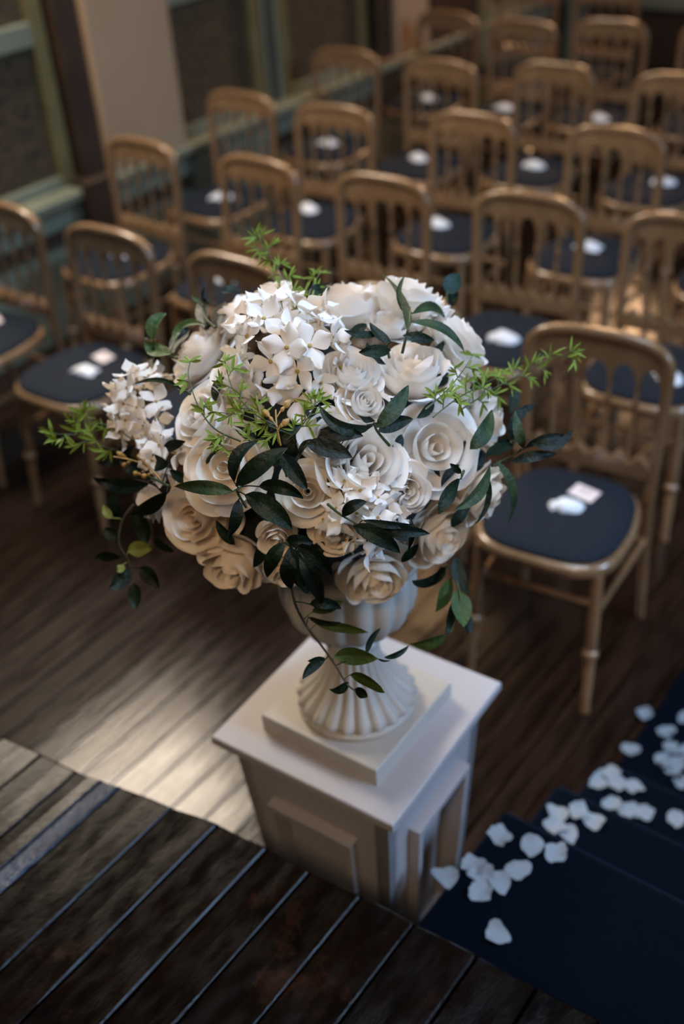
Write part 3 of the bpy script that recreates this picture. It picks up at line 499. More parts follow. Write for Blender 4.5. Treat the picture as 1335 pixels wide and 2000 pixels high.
 ('trailing_vine', 'foliage', [[-1.1371, 0.8813, 1.2016], [-1.1436, 0.8591, 1.1834], [-1.1375, 0.8375, 1.1549], [-1.1135, 0.8306, 1.1314], [-1.093, 0.814, 1.1091]], 0.0022, [([-1.1157, 0.8345, 1.1479], [-1.1076, 0.8512, 1.1474], [-1.0953, 0.8639, 1.1421], 0.0134, 'y'), ([-1.1001, 0.8351, 1.122], [-1.0819, 0.8409, 1.1097], [-1.0642, 0.8376, 1.0953], 0.0135, 'd'), ([-1.093, 0.814, 1.1091], [-1.0806, 0.8039, 1.0965], [-1.0703, 0.7905, 1.0849], 0.0133, 'd'), ([-1.108, 0.8236, 1.1244], [-1.1068, 0.8032, 1.1166], [-1.1118, 0.7826, 1.1145], 0.0133, 'd'), ([-1.1242, 0.8251, 1.1386], [-1.138, 0.8125, 1.1462], [-1.1474, 0.7948, 1.1489], 0.0118, 'd'), ([-1.1108, 0.8163, 1.1371], [-1.11, 0.8097, 1.1342], [-1.1113, 0.8028, 1.133], 0.007, 'y'), ([-1.1539, 0.8485, 1.1889], [-1.1631, 0.8473, 1.1976], [-1.1709, 0.8508, 1.2073], 0.0071, 'y'), ([-1.1516, 0.8895, 1.1765], [-1.132, 0.8857, 1.1563], [-1.1166, 0.8715, 1.1366], 0.0177, 'd'), ([-1.1109, 0.8828, 1.1366], [-1.0784, 0.8773, 1.1498], [-1.0468, 0.8673, 1.1578], 0.0134, 'd'), ([-1.1465, 0.8491, 1.154], [-1.157, 0.8422, 1.1611], [-1.1677, 0.8406, 1.1708], 0.0119, 'd'), ([-1.1569, 0.869, 1.1722], [-1.1743, 0.8752, 1.1924], [-1.1861, 0.8903, 1.2124], 0.0176, 'd')], 'long vine hanging free on the left side of the bouquet', None),
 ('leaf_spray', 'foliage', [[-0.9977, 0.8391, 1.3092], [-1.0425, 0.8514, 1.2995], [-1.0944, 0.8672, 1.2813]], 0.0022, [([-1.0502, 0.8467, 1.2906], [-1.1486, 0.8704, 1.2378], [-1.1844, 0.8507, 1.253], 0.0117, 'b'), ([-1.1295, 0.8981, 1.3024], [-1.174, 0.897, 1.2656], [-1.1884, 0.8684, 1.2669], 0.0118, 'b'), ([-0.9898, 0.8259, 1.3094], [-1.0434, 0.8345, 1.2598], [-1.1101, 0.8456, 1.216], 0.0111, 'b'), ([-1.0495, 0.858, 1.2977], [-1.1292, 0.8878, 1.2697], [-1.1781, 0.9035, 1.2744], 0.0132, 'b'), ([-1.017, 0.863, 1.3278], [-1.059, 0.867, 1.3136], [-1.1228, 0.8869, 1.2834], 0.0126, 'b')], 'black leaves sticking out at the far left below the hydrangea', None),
 ('leaf_spray', 'foliage', [[-1.0898, 0.9749, 1.4239], [-1.1677, 1.0183, 1.3926], [-1.1798, 1.0142, 1.4089]], 0.0022, [([-1.174, 1.0102, 1.4172], [-1.1827, 1.023, 1.4374], [-1.1767, 1.0471, 1.4456], 0.0109, 'l'), ([-1.1713, 1.005, 1.4064], [-1.1631, 0.9968, 1.3947], [-1.1022, 0.9573, 1.4178], 0.0117, 'd'), ([-1.1049, 0.9801, 1.426], [-1.1647, 1.0031, 1.4042], [-1.1891, 1.0049, 1.4149], 0.0125, 'l'), ([-1.1713, 1.0012, 1.38], [-1.1595, 0.9819, 1.3782], [-1.1771, 0.9799, 1.368], 0.0094, 'l'), ([-1.1321, 1.0104, 1.4208], [-1.1402, 1.0441, 1.435], [-1.0685, 1.0195, 1.4642], 0.0086, 'l'), ([-1.1836, 1.0293, 1.41], [-1.1925, 1.02, 1.4151], [-1.1986, 1.0205, 1.4275], 0.0095, 'd'), ([-1.1222, 1.0005, 1.4124], [-1.145, 1.0369, 1.4147], [-1.143, 1.0607, 1.4238], 0.0133, 'b')], 'curled olive-green leaves on the upper left rim of the bouquet', None),
 ('leaf_spray', 'foliage', [[-1.0665, 1.0381, 1.4519], [-1.1266, 1.0781, 1.4376], [-1.1628, 1.1106, 1.4331]], 0.0022, [([-1.0916, 1.0416, 1.4444], [-1.1626, 1.1103, 1.4323], [-1.166, 1.123, 1.4603], 0.0121, 'b'), ([-1.1394, 1.134, 1.4532], [-1.1301, 1.146, 1.4561], [-1.119, 1.1553, 1.4509], 0.008, 'd'), ([-1.0673, 1.0441, 1.4491], [-1.0978, 1.0806, 1.4488], [-1.1432, 1.143, 1.4331], 0.0116, 'b'), ([-1.1668, 1.1105, 1.4409], [-1.1723, 1.1069, 1.4463], [-1.1766, 1.1059, 1.4535], 0.0032, 'l'), ([-1.1591, 1.1147, 1.4323], [-1.1578, 1.1198, 1.4381], [-1.1546, 1.1259, 1.4418], 0.0032, 'l')], 'dark upright leaf at the back left of the bouquet rim', None),
 ('loose_leaf', 'foliage', [[-0.956, 0.9983, 1.4955], [-0.9631, 1.0012, 1.4956]], 0.0022, [([-0.9561, 0.9927, 1.4994], [-0.9744, 1.0063, 1.5004], [-0.9964, 1.0182, 1.4985], 0.0071, 'd'), ([-0.9721, 1.0209, 1.4992], [-0.9789, 1.0329, 1.5004], [-0.9868, 1.0462, 1.501], 0.0036, 'd')], 'tiny dark leaf poking out of the white petals above the big hydrangea', None),
 ('loose_leaf', 'foliage', [[-0.9935, 0.9029, 1.4267], [-1.0039, 0.9014, 1.4309]], 0.0022, [([-0.9963, 0.8943, 1.4349], [-1.0566, 0.9053, 1.4303], [-1.1494, 0.9315, 1.3829], 0.0036, 'g')], 'thin arched leaf lying over the left hydrangea', None),
 ('loose_leaf', 'foliage', [[-0.8588, 1.3432, 1.4162], [-0.862, 1.3484, 1.4307]], 0.0022, [([-0.8606, 1.3477, 1.4278], [-0.8587, 1.3606, 1.4415], [-0.8534, 1.3738, 1.4536], 0.0144, 't'), ([-0.8659, 1.3663, 1.3965], [-0.8656, 1.3735, 1.4113], [-0.8651, 1.3804, 1.4262], 0.0081, 'd')], 'dark teal leaf standing at the back right of the bouquet top', None),
 ('filler_foliage', 'foliage', [[-0.8407, 0.9573, 1.3394], [-0.7873, 1.0033, 1.3319]], 0.0022, [([-0.8052, 0.9863, 1.376], [-0.8207, 0.977, 1.3882], [-0.8343, 0.9784, 1.4047], 0.009, 'd'), ([-0.78, 0.9909, 1.3556], [-0.7919, 0.9853, 1.3711], [-0.8021, 0.9863, 1.3879], 0.0092, 'b'), ([-0.757, 1.0601, 1.3735], [-0.7701, 1.0574, 1.3918], [-0.7843, 1.0553, 1.4089], 0.0067, 'b'), ([-0.7443, 1.1291, 1.3767], [-0.7407, 1.1039, 1.375], [-0.7412, 1.0797, 1.3759], 0.0073, 'd'), ([-0.7118, 1.1638, 1.331], [-0.7037, 1.1338, 1.3236], [-0.6937, 1.1184, 1.3075], 0.0093, 'b'), ([-0.8473, 1.1165, 1.4491], [-0.8251, 1.0994, 1.4404], [-0.8038, 1.0998, 1.4326], 0.0069, 'b'), ([-0.8647, 0.9907, 1.4161], [-0.8477, 0.9811, 1.4077], [-0.8367, 0.9669, 1.3981], 0.0097, 'd'), ([-0.7931, 0.9647, 1.3452], [-0.79, 0.9505, 1.3349], [-0.7895, 0.936, 1.3251], 0.0093, 'b'), ([-0.8646, 0.9127, 1.3471], [-0.8501, 0.9242, 1.3598], [-0.8306, 0.9338, 1.3645], 0.0096, 'd'), ([-0.8036, 0.9197, 1.2925], [-0.7862, 0.9263, 1.2888], [-0.7696, 0.9356, 1.2896], 0.0095, 'd'), ([-0.8134, 0.9168, 1.3021], [-0.8112, 0.9051, 1.2861], [-0.8136, 0.8926, 1.2703], 0.0063, 'd'), ([-0.8753, 0.8764, 1.2891], [-0.8551, 0.8798, 1.2881], [-0.837, 0.8819, 1.2823], 0.0074, 'b'), ([-0.7054, 1.0284, 1.2281], [-0.7132, 1.0035, 1.23], [-0.723, 0.9805, 1.245], 0.0067, 'b'), ([-0.777, 0.9266, 1.2358], [-0.7621, 0.9365, 1.2435], [-0.7476, 0.9472, 1.2491], 0.0078, 'd'), ([-0.6946, 1.1195, 1.2912], [-0.6962, 1.0886, 1.2941], [-0.6939, 1.0674, 1.2843], 0.0065, 'b'), ([-0.7653, 1.0273, 1.3657], [-0.7787, 1.024, 1.3844], [-0.7942, 1.0154, 1.3994], 0.0067, 'd'), ([-0.7482, 1.0537, 1.3605], [-0.7444, 1.034, 1.3524], [-0.7453, 1.0129, 1.3477], 0.0082, 'b'), ([-0.892, 0.9198, 1.371], [-0.91, 0.9173, 1.3823], [-0.9304, 0.9123, 1.3892], 0.0076, 'd'), ([-1.0466, 0.8814, 1.3314], [-1.0221, 0.8822, 1.347], [-0.9982, 0.8835, 1.3594], 0.0078, 'b'), ([-0.9439, 0.906, 1.3724], [-0.9498, 0.8889, 1.3589], [-0.9516, 0.873, 1.3429], 0.0083, 'd'), ([-0.8598, 0.8732, 1.2517], [-0.8624, 0.8653, 1.2289], [-0.8732, 0.858, 1.2044], 0.0087, 'd'), ([-0.7377, 1.213, 1.3573], [-0.7414, 1.2541, 1.3431], [-0.7552, 1.3155, 1.304], 0.0071, 'd'), ([-0.7596, 1.1432, 1.393], [-0.7546, 1.1638, 1.3918], [-0.7537, 1.1886, 1.3908], 0.0093, 'd'), ([-0.9431, 1.015, 1.45], [-0.9496, 0.9955, 1.4461], [-0.9663, 0.9846, 1.4459], 0.0066, 'b'), ([-0.9787, 0.9343, 1.4039], [-0.9859, 0.9461, 1.418], [-0.9805, 0.959, 1.4313], 0.0072, 'd'), ([-0.9949, 1.161, 1.4765], [-0.9763, 1.1741, 1.4775], [-0.989, 1.2217, 1.4691], 0.0099, 'd'), ([-0.8687, 1.1464, 1.4588], [-0.8666, 1.1191, 1.4604], [-0.8582, 1.0923, 1.4582], 0.0081, 'd'), ([-0.7781, 1.1599, 1.4087], [-0.7841, 1.1955, 1.4121], [-0.7981, 1.2436, 1.409], 0.0084, 'd'), ([-0.6944, 1.1778, 1.2873], [-0.6872, 1.1591, 1.2773], [-0.6835, 1.1305, 1.2764], 0.0085, 'b'), ([-0.7888, 0.9175, 1.2465], [-0.7981, 0.9028, 1.2306], [-0.8111, 0.8887, 1.2157], 0.0098, 'd'), ([-0.7209, 1.0029, 1.1819], [-0.7111, 1.0103, 1.1979], [-0.7022, 1.0191, 1.2121], 0.0083, 'd'), ([-0.6881, 1.0861, 1.2052], [-0.6829, 1.0978, 1.2204], [-0.6783, 1.1195, 1.224], 0.0096, 'd'), ([-0.9811, 0.8626, 1.3086], [-0.9987, 0.8611, 1.313], [-1.0174, 0.8615, 1.3172], 0.0076, 'd'), ([-0.7305, 1.3378, 1.306], [-0.7235, 1.3229, 1.2902], [-0.7211, 1.3063, 1.2751], 0.0103, 'd'), ([-0.6954, 1.2089, 1.2701], [-0.7164, 1.2822, 1.2352], [-0.6954, 1.2871, 1.241], 0.0079, 'd'), ([-0.826, 1.0206, 1.4117], [-0.8384, 1.0103, 1.4194], [-0.8512, 1.0, 1.4261], 0.0086, 'd'), ([-0.9013, 0.8558, 1.2345], [-0.9136, 0.8509, 1.2532], [-0.9238, 0.8487, 1.2735], 0.0077, 'd')], 'short dark leaves packed in the gaps between the white blooms', None)]
FINE = [([[-0.9595, 1.0934, 1.4864], [-1.0271, 1.1609, 1.4771], [-1.0975, 1.2108, 1.4898], [-1.1279, 1.2088, 1.5241]], 46, 0.0243, 0.0036, 'bright yellow-green bamboo-leaf sprig pointing up at the top left of the bouquet', 1, 1.0), ([[-0.9327, 1.0926, 1.4849], [-0.9763, 1.1535, 1.4827], [-1.0345, 1.2554, 1.4663]], 24, 0.0214, 0.0036, 'short bright green sprig beside the top rose', 2, 1.0), ([[-0.6988, 1.1277, 1.3776], [-0.7233, 1.2463, 1.3415], [-0.7047, 1.3287, 1.3452], [-0.6451, 1.3726, 1.3756]], 54, 0.0243, 0.0036, 'bright green sprig reaching far out to the right in front of a chair back', 3, 1.0), ([[-0.6989, 1.039, 1.422], [-0.6951, 1.0831, 1.4285], [-0.711, 1.154, 1.4245], [-0.7603, 1.2629, 1.3882]], 22, 0.02, 0.0043, 'green sprig across the right-hand roses, leaning up', 4, 1.0), ([[-0.6895, 1.0428, 1.4112], [-0.6851, 1.0927, 1.415], [-0.6976, 1.1802, 1.3916], [-0.716, 1.2629, 1.3616]], 24, 0.02, 0.0043, 'second green sprig across the right-hand roses, leaning right', 5, 1.0), ([[-1.1266, 0.8977, 1.3125], [-1.1978, 0.9142, 1.3068], [-1.2259, 0.8942, 1.3149], [-1.2325, 0.8919, 1.3232]], 36, 0.0243, 0.0036, 'leafy green sprig at the left edge below the seat of a chair', 6, 1.0), ([[-1.1607, 0.9083, 1.2728], [-1.199, 0.884, 1.2892], [-1.2276, 0.8716, 1.3032], [-1.2457, 0.8442, 1.3137]], 24, 0.0271, 0.0057, 'long green sprig with the leftmost leaf tips of the bouquet', 7, 1.0), ([[-0.8596, 0.8536, 1.42], [-0.8894, 0.8404, 1.436], [-0.9231, 0.8493, 1.4541], [-0.97, 0.883, 1.4703], [-0.9918, 0.9109, 1.4747]], 14, 0.0186, 0.005, 'wiry green tendril curving up over the left rose', 8, 1.0), ([[-0.8039, 0.882, 1.4395], [-0.8425, 0.87, 1.4564], [-0.8906, 0.8833, 1.4733], [-0.9391, 0.923, 1.4868]], 30, 0.0214, 0.0043, 'green tendril with star-shaped leaf tips left of the big hydrangea', 9, 1.0), ([[-0.7957, 0.8815, 1.4348], [-0.8242, 0.8672, 1.4485], [-0.8621, 0.8624, 1.4543], [-0.9077, 0.8532, 1.4491]], 26, 0.0186, 0.0036, 'feathery green filler lying across the left rose', 10, 1.0), ([[-0.7989, 0.8744, 1.43], [-0.7844, 0.89, 1.449], [-0.7825, 0.9101, 1.4617], [-0.7919, 0.9278, 1.465]], 30, 0.02, 0.0036, 'feathery green filler in the middle under the big hydrangea', 11, 1.0), ([[-0.8187, 0.8779, 1.4294], [-0.8346, 0.8561, 1.4283], [-0.863, 0.8364, 1.4142], [-0.8871, 0.8339, 1.4154]], 20, 0.0171, 0.0036, 'short green filler just above the peach rose', 12, 1.0)]
BERRY = [([[-1.0033, 0.8322, 1.3216], [-1.0397, 0.8441, 1.3247], [-1.0959, 0.8657, 1.3041], [-1.1508, 0.8728, 1.2891]], [[[-1.0397, 0.8441, 1.3247], [-1.0714, 0.8576, 1.323]], [[-1.0959, 0.8657, 1.3041], [-1.1369, 0.8785, 1.2759]], [[-1.0507, 0.8425, 1.3061], [-1.0872, 0.8569, 1.2896]], [[-1.137, 0.8874, 1.2811], [-1.1458, 0.8828, 1.2889]], [[-1.0198, 0.8373, 1.3241], [-1.0507, 0.8425, 1.3061]]], 'golden brown seed sprig at the left edge of the bouquet'), ([[-0.7975, 0.8606, 1.4302], [-0.8064, 0.8669, 1.4541], [-0.8164, 0.8789, 1.4672]], [[[-0.8039, 0.8655, 1.4519], [-0.8247, 0.8701, 1.4632]], [[-0.8107, 0.8731, 1.4608], [-0.8069, 0.8904, 1.4717]], [[-0.8026, 0.8636, 1.4496], [-0.7984, 0.8736, 1.4561]]], 'golden brown seed sprig in front of the big hydrangea')]
PETALS = [([-0.6753, 1.0385, 0.454], 0.0216, 'pale confetti petal nearest the white plinth, on the top carpeted step'), ([-0.6465, 1.0887, 0.454], 0.0216, 'petal at the back of the clump on the top carpeted step'), ([-0.6253, 1.0805, 0.454], 0.0216, 'petal on top of the clump on the top carpeted step'), ([-0.6074, 1.0471, 0.454], 0.0216, 'petal at the front of the clump on the top carpeted step'), ([-0.5893, 1.0827, 0.454], 0.0216, 'petal at the right of the clump on the top carpeted step'), ([-0.5747, 1.1215, 0.454], 0.0216, 'petal just right of the clump on the top carpeted step'), ([-0.64, 1.1716, 0.454], 0.0216, 'lone petal near the nose corner on the top carpeted step'), ([-0.5795, 1.1833, 0.454], 0.0216, 'left petal of the touching pair on the top carpeted step'), ([-0.5366, 1.1959, 0.454], 0.0216, 'right petal of the touching pair on the top carpeted step'), ([-0.5404, 0.99, 0.454], 0.0216, 'lone petal closest to the wooden stage edge, on the top carpeted step'), ([-0.6269, 1.3894, 0.304], 0.0216, 'left petal of three on the middle step'), ([-0.5928, 1.4187, 0.304], 0.0216, 'middle petal of three, half covered, on the middle step'), ([-0.558, 1.4138, 0.304], 0.0216, 'right petal of three on the middle step'), ([-0.6148, 1.3598, 0.304], 0.0216, 'petal lying half behind the top step nose, on the middle step'), ([-0.5856, 1.3549, 0.304], 0.0216, 'slim petal half hidden by the top step nose'), ([-0.6431, 1.6351, 0.154], 0.0208, 'leftmost petal of the heap on the lowest step'), ([-0.6339, 1.6742, 0.154], 0.0208, 'uppermost petal of the heap on the lowest step'), ([-0.6049, 1.6534, 0.154], 0.0208, 'petal in the middle of the heap on the lowest step'), ([-0.5695, 1.6664, 0.154], 0.0208, 'right petal of the heap on the lowest step'), ([-0.5901, 1.5959, 0.154], 0.0208, 'left petal of the row along the middle step nose'), ([-0.5532, 1.5965, 0.154], 0.0208, 'middle petal of the row along the middle step nose'), ([-0.5189, 1.6093, 0.154], 0.0208, 'right petal of the row along the middle step nose'), ([-0.4547, 1.6322, 0.154], 0.0208, 'petal at the right picture edge on the lowest step'), ([-0.6934, 2.0258, 0.012], 0.0216, 'lone petal just off the left edge of the aisle carpet'), ([-0.6656, 1.8909, 0.012], 0.0216, 'petal on the floorboards near the lowest step'), ([-0.6186, 1.9931, 0.012], 0.0216, 'round petal on the aisle carpet near its left edge'), ([-0.5855, 1.9482, 0.012], 0.0216, 'petal at the top of the big heap on the aisle carpet'), ([-0.5839, 1.9006, 0.012], 0.0216, 'left petal of the big heap on the aisle carpet'), ([-0.5554, 1.9155, 0.012], 0.0216, 'middle petal of the big heap on the aisle carpet'), ([-0.5559, 1.8854, 0.012], 0.0216, 'lowest petal of the big heap on the aisle carpet'), ([-0.5506, 1.9551, 0.012], 0.0216, 'petal cut by the picture edge in the big heap'), ([-0.5172, 1.8624, 0.012], 0.0216, 'petal at the foot of the lowest step by the picture edge'), ([-0.5974, 2.0672, 0.012], 0.0216, 'upper petal at the picture edge on the aisle carpet')]

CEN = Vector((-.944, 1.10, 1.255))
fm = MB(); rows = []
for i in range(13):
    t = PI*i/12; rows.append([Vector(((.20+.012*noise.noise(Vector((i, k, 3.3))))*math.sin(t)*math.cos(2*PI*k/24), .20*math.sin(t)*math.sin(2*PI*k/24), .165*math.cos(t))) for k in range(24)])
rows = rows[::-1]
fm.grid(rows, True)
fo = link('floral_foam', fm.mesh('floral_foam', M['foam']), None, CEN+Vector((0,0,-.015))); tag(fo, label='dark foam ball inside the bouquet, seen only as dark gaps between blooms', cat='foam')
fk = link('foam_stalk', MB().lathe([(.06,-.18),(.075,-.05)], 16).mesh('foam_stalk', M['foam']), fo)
def petal_mesh(rt, zt, wa, curl, ph, r0=.07, z0=-.55, rc=None, ruf=.04, m='petal', nu=8, nv=8, drop=0, flat=0.0):
    rows = []; rc = rc if rc is not None else rt*1.15+.05
    for j in range(nv+1):
        v_ = j/nv; row = []
        for i in range(nu+1):
            u = i/nu*2-1
            vv = v_*(1-.26*abs(u)**3-.04*noise.noise(Vector((u*1.8+ph*3, ph, 1))))
            b0, b1, b2 = (1-vv)**2, 2*vv*(1-vv), vv*vv
            r = b0*r0+b1*rc+b2*rt; z = b0*z0+b1*(z0*.55)+b2*zt
            k = max(0, vv-.6)/.4
            r += curl*k**1.8; z -= curl*.55*k**2.2+drop*k
            z += ruf*vv**4*(math.sin(4.5*u+ph*2.1)+.35*math.sin(7.5*u+ph*5)); r += ruf*vv**3*(math.sin(4.1*u+ph*3.3)*.8+.15*math.sin(8*u+ph))
            wdt = wa*(.35+.65*math.sin(PI*min(vv, .78)/1.56))*(1-.08*max(0, v_-.75)/.25*abs(u))
            a = u*wdt
            cx = r*math.cos(a)*(1-flat)+r*flat*(1-.12*u*u); sy = r*math.sin(a)*(1-flat)+r*wdt*u*flat
            row.append((cx, sy, z))
        rows.append(row)
    return MB().grid(rows).mesh('petal', M[m], True, 0)
def rose_set(kind, seed, m):
    rg = random.Random(seed); out = []
    if kind == 'cup':  L = [(3,.12,.50,1.7,.02),(3,.26,.56,1.4,.03),(3,.44,.58,1.35,.06),(4,.62,.52,1.15,.12),(5,.80,.30,.95,.22),(4,.95,-.02,.8,.25)]; z0 = -.85
    elif kind == 'open': L = [(3,.12,.14,1.7,.0),(3,.28,.24,1.4,.02),(4,.50,.30,1.15,.04),(4,.78,.22,1.0,.08),(5,.98,-.06,.8,.14)]; z0 = -.55
    else: L = [(3,.09,.28,1.9,.0),(3,.20,.36,1.6,.02),(3,.34,.38,1.4,.03),(4,.52,.34,1.15,.06),(5,.72,.20,.95,.12),(5,.92,-.04,.82,.16),(4,.98,-.32,.8,.10)]; z0 = -.65
    off = rg.random()*6
    for li, (n, rt, zt, wa, curl) in enumerate(L):
        off += .9
        for k in range(n):
            ph = off+2*PI*k/n+rg.uniform(-.15,.15); s_ = rg.uniform(.93,1.08)
            me = petal_mesh(rt*s_, zt+rg.uniform(-.06,.06), wa*rg.uniform(.92,1.1), curl*rg.uniform(.5,1.5), ph+li*7+seed, z0=z0, ruf=.005+.006*li, m=m, nu=12 if li > 1 else 8, nv=9 if li > 1 else 6)
            out.append((me, ph))
    return out
sets = {}
def bloom(kind, loc, face, rad, lab, idx):
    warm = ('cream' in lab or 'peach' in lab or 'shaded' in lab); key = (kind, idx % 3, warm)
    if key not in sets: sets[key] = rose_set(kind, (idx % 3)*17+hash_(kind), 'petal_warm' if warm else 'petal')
    root = empty('rose', loc, label=lab, cat='rose', group='silk roses of the bouquet')
    q = Vector(face).to_track_quat('Z', 'Y'); root.rotation_mode = 'QUATERNION'; root.rotation_quaternion = q @ Quaternion((0,0,1), idx*1.7); root.scale = (rad*1.13,)*3
    for me, ph in sets[key]:
        o = link('petal', me, root); o.rotation_euler = (0, 0, ph)
def hash_(s): return sum(ord(c) for c in s) % 50
# hydrangea floret
def hp_mesh(seed):
    rows = []
    for j in range(7):
        v_ = j/6; row = []
        for i in range(7):
            u = i/6*2-1; wd = .62*math.sin(PI*min(.92, .12+v_*.8)) ; vv = v_*(1-.16*u*u)
            row.append((.06+vv*1.0, u*wd*(.3+.7*v_), .10*vv+.38*vv*vv*(1 if seed % 2 else .3)-.24*vv**3*(seed % 3)-.14*u*u*vv+.07*math.sin(4*u+seed)*vv**2))
        rows.append(row)
    return MB().grid(rows).mesh('petal', M['hyd'], True, 0)
hps = [hp_mesh(s) for s in range(4)]
eye = MB().lathe([(.02,-.35),(.03,-.05),(.09,.0),(.10,.06),(.05,.11)], 8).mesh('floret', M['floret_eye'])
def hydrangea(loc, face, rad, lab, idx):
    root = empty('hydrangea_head', loc, label=lab, cat='hydrangea', group='silk hydrangea heads of the bouquet')
    root.rotation_mode = 'QUATERNION'; root.rotation_quaternion = Vector(face).to_track_quat('Z', 'Y')
    rg = random.Random(idx*3+1); fs = .0235 if rad < .06 else .029; N = int(5.2*(rad/fs)**2*.62)+4
    for i in range(N):
        t = (i+.5)/N; z = 1-t*1.15; rr = math.sqrt(max(0, 1-z*z)); a = i*2.39996+rg.uniform(-.2,.2)
        d = Vector((rr*math.cos(a), rr*math.sin(a), z)); p = d*(rad*rg.uniform(.78,1.0))+Vector([rg.uniform(-.004,.004) for _ in range(3)])
        f = link('floret', eye, root, p); f.rotation_mode = 'QUATERNION'
        dn = (d+Vector([rg.uniform(-.5,.5) for _ in range(3)])).normalized()
        f.rotation_quaternion = dn.to_track_quat('Z', 'Y') @ Quaternion((0,0,1), rg.uniform(0,6)); s_ = fs*rg.uniform(.85,1.15); f.scale = (s_, s_, s_)
        for k in range(4):
            pt = link('petal', hps[rg.randrange(4)], f); pt.rotation_euler = (rg.uniform(-.4,.4), rg.uniform(-.6,.2), k*PI/2+rg.uniform(-.12,.12))
for i, (k, kind, loc, face, rad, lab) in enumerate(BLOOMS):
    if k == 'rose': bloom(kind, loc, face, rad, lab, i)
    else: hydrangea(loc, face, rad, lab, i)
VIEW = Vector((.52, -.62, .59))
def spline(pts, n=5):
    pts = [Vector(p) for p in pts]; out = []
    for i in range(len(pts)-1):
        p0 = pts[max(i-1, 0)]; p1 = pts[i]; p2 = pts[i+1]; p3 = pts[min(i+2, len(pts)-1)]
        for k in range(n):
            t = k/n; out.append(.5*((2*p1)+(p2-p0)*t+(2*p0-5*p1+4*p2-p3)*t*t+(3*p1-p0-3*p2+p3)*t**3))
    out.append(pts[-1]); return out
def leaf(B, Mi, T, hw, origin, rg, slender=True):
    B, Mi, T = Vector(B)-origin, Vector(Mi)-origin, Vector(T)-origin
    ctr = 2*Mi-.5*(B+T); rows = []; n = 9
    out = ((B+T)/2+origin-CEN).normalized()
    up = (out*.55+VIEW*.75+Vector([rg.uniform(-.35,.35) for _ in range(3)])).normalized()
    tw = rg.uniform(-.5,.5)
    for j in range(n+1):
        v_ = j/n; p = B*(1-v_)**2+ctr*2*v_*(1-v_)+T*v_*v_
        d = ((ctr-B)*(1-v_)+(T-ctr)*v_).normalized(); sd = d.cross(up).normalized(); nn = sd.cross(d)
        c_, s_ = math.cos(tw*(v_-.3)), math.sin(tw*(v_-.3)); sd, nn = sd*c_+nn*s_, nn*c_-sd*s_
        wv = hw*max(.03, math.sin(PI*v_**.85)**.75 if 0 < v_ < 1 else 0)
        if v_ < .08: wv = hw*.05
        row = []
        for u in (-1,-.5,-.06,.06,.5,1):
            lift = .22*abs(u)*wv - (.05*hw if abs(u) < .1 else 0)
            row.append(p+sd*u*wv+nn*(lift+.05*hw*math.sin(6*v_+u*2)))
        rows.append(row)
    return MB().grid(rows)
for i, (name, cat, stem, w_, leaves, lab, grp) in enumerate(SPRIGS):
    rg = random.Random(i+40); org = Vector(stem[0]); root = empty(name, org, label=lab, cat=cat)
    pts = [p-org for p in spline(stem, 4)]
    part('stem', MB().tube(pts, [w_*(1-.5*k/len(pts)) for k in range(len(pts))], 6), 'brown_stem' if 'vine' in name else 'stem', root)
    for (B, Mi, T, hw, c) in leaves:
        mb = leaf(B, Mi, T, hw, org, rg)
        # short stalk joins the leaf to the stem
        if name != 'filler_foliage':
            near = min(pts, key=lambda q: (q-(Vector(B)-org)).length); bb = Vector(B)-org
            if .0015 < (near-bb).length < .05: mb.tube([near, (near+bb)/2+Vector((0,0,.001)), bb], .0009, 5)
        part('leaf', mb, c, root, True, 0)
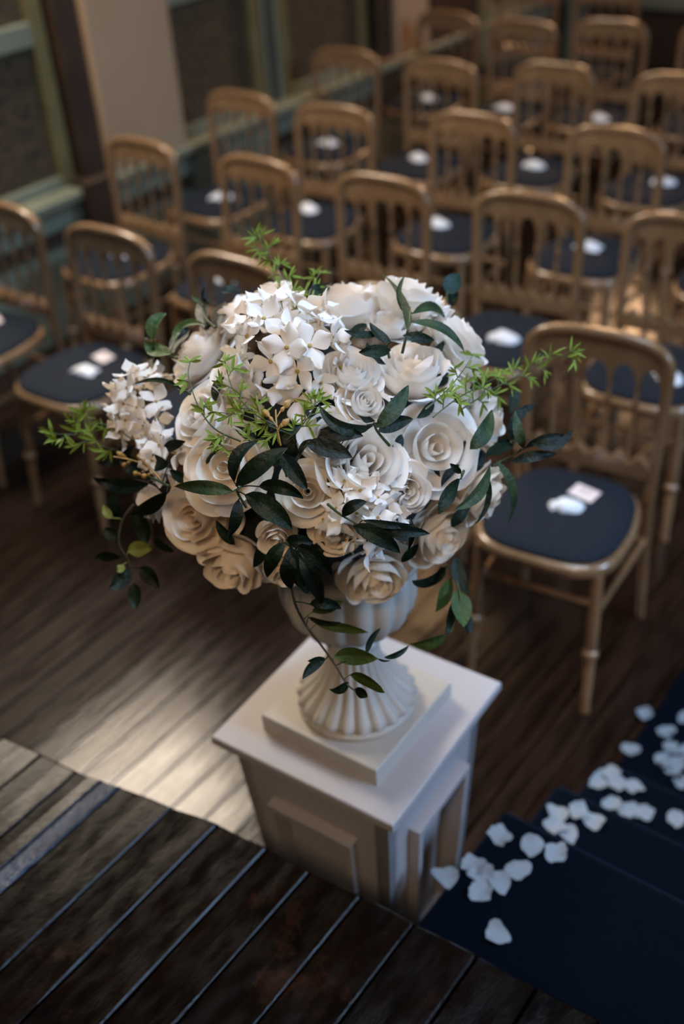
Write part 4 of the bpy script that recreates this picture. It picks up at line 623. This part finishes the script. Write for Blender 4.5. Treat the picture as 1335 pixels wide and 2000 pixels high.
# bright fine sprigs
lms = []
for s_ in range(4):
    rows = []
    for j in range(5):
        v_ = j/4; wv = .16*max(.06, math.sin(PI*(.08+.9*v_))**.8) if j < 4 else .004
        rows.append([(u*wv, -.01+v_, .10*math.sin(v_*2.2)*(1-.9*s_/2)+.25*abs(u)*wv) for u in (-1, 0, 1)])
    lms.append(MB().grid(rows).mesh('leaf', M['bright'], True, 0))
for i, (stem, n_, L, W_, lab, seed, spr) in enumerate(FINE):
    rg = random.Random(seed*7); org = Vector(stem[0]); root = empty('fern_like_sprig', org, label=lab, cat='foliage')
    pts = [p-org for p in spline(stem, 8)]; N = len(pts)
    mb = MB().tube(pts, [.0013*(1-.6*k/N) for k in range(N)], 5); leaves = []
    nt = max(4, n_//4)
    for t in range(nt):
        k = int((N-2)*(.18+.8*t/(nt-1))); p = pts[k]; d = (pts[min(k+1, N-1)]-pts[k-1]).normalized()
        sd = (d.cross(VIEW)).normalized()*(1 if t % 2 else -1)
        last = t == nt-1
        dirn = (d*.9+sd*rg.uniform(.5,1.0)+VIEW*rg.uniform(-.1,.5)).normalized() if not last else d
        ln = L*rg.uniform(.5,1.0) if not last else L*.3; q = p+dirn*ln
        mb.tube([p, p.lerp(q, .5)+Vector((0,0,.001)), q], .0008, 4)
        for m_ in range(6):
            f = .35+.65*(m_/5); base_ = p.lerp(q, f); a = (m_-2.5)*.46
            s2 = dirn.cross(VIEW).normalized(); dd = (dirn*math.cos(a*1.1)+s2*math.sin(a*1.1)+Vector([rg.uniform(-.35,.35) for _ in range(3)])).normalized()
            leaves.append((base_, dd))
    part('stem', mb, 'stem', root)
    for b_, dd in leaves:
        nrm = (VIEW+Vector([rg.uniform(-.6,.6) for _ in range(3)])); xx = dd.cross(nrm).normalized(); zz = xx.cross(dd)
        ls = L*rg.uniform(.65,1.1)
        wm = W_/L*3.1
        mt = Matrix((xx*ls*wm, dd*ls, zz*ls)).transposed().to_4x4(); mt.translation = b_
        o = link('leaf', lms[rg.randrange(4)], root); o.matrix_local = mt
# golden seed sprigs
seedm = MB().lathe([(.001,-.006),(.0035,-.003),(.0045,.001),(.003,.005),(.0008,.008)], 8).mesh('seed', M['gold'])
for stem, tips, lab in BERRY:
    org = Vector(stem[0]); root = empty('seed_sprig', org, label=lab, cat='foliage'); mb = MB().tube([p-org for p in spline(stem, 4)], .0011, 5)
    for a, b in tips:
        a = Vector(a)-org; b = Vector(b)-org; mb.tube([a, (a+b)/2+Vector((0,0,.002)), b], .0009, 5)
        for t_ in (1, .55):
            o = link('seed', seedm, root, a.lerp(b, t_)+Vector((0,0,.002*(1-t_)))); o.rotation_mode = 'QUATERNION'; o.rotation_quaternion = (b-a+Vector((0,.004*(1-t_),.01*(1-t_)))).to_track_quat('Z', 'Y'); s_ = 1.0 if t_ == 1 else .6; o.scale = (s_,)*3
    part('stem', mb, 'gold', root)
# ------------------------------------------------------------------ confetti petals
def conf(seed):
    rg = random.Random(seed); N = 18; rows = []; rad = [.88+.26*abs(math.cos(2*PI*k/N*(2 if seed % 2 else 1.5)+seed))**4+rg.uniform(-.08,.10) for k in range(N)]
    for j in range(5):
        f = j/4+.001; rows.append([(f*rad[k]*math.cos(2*PI*k/N), f*rad[k]*.86*math.sin(2*PI*k/N), .08+.34*f*f*(.5+.5*math.sin(2*PI*k/N*2+seed))+.09*math.sin(k*1.9+seed)*f**2) for k in range(N)])
    return MB().grid(rows, True).mesh('petal', M['confetti'], True, 0)
cms = [conf(s) for s in range(5)]
for i, (loc, r, lab) in enumerate(PETALS):
    o = link('confetti_petal', cms[i % 5], None, Vector(loc)+Vector((0,0,-.004))); o.rotation_euler = (R_.uniform(-.05,.05), R_.uniform(-.05,.05), R_.uniform(0,6.28)); s_ = r*1.12; o.scale = (s_, s_, s_*.9)
    tag(o, label=lab if 'petal' in lab else lab+' petal', cat='petal', group='white fabric petals scattered on the steps and carpet')
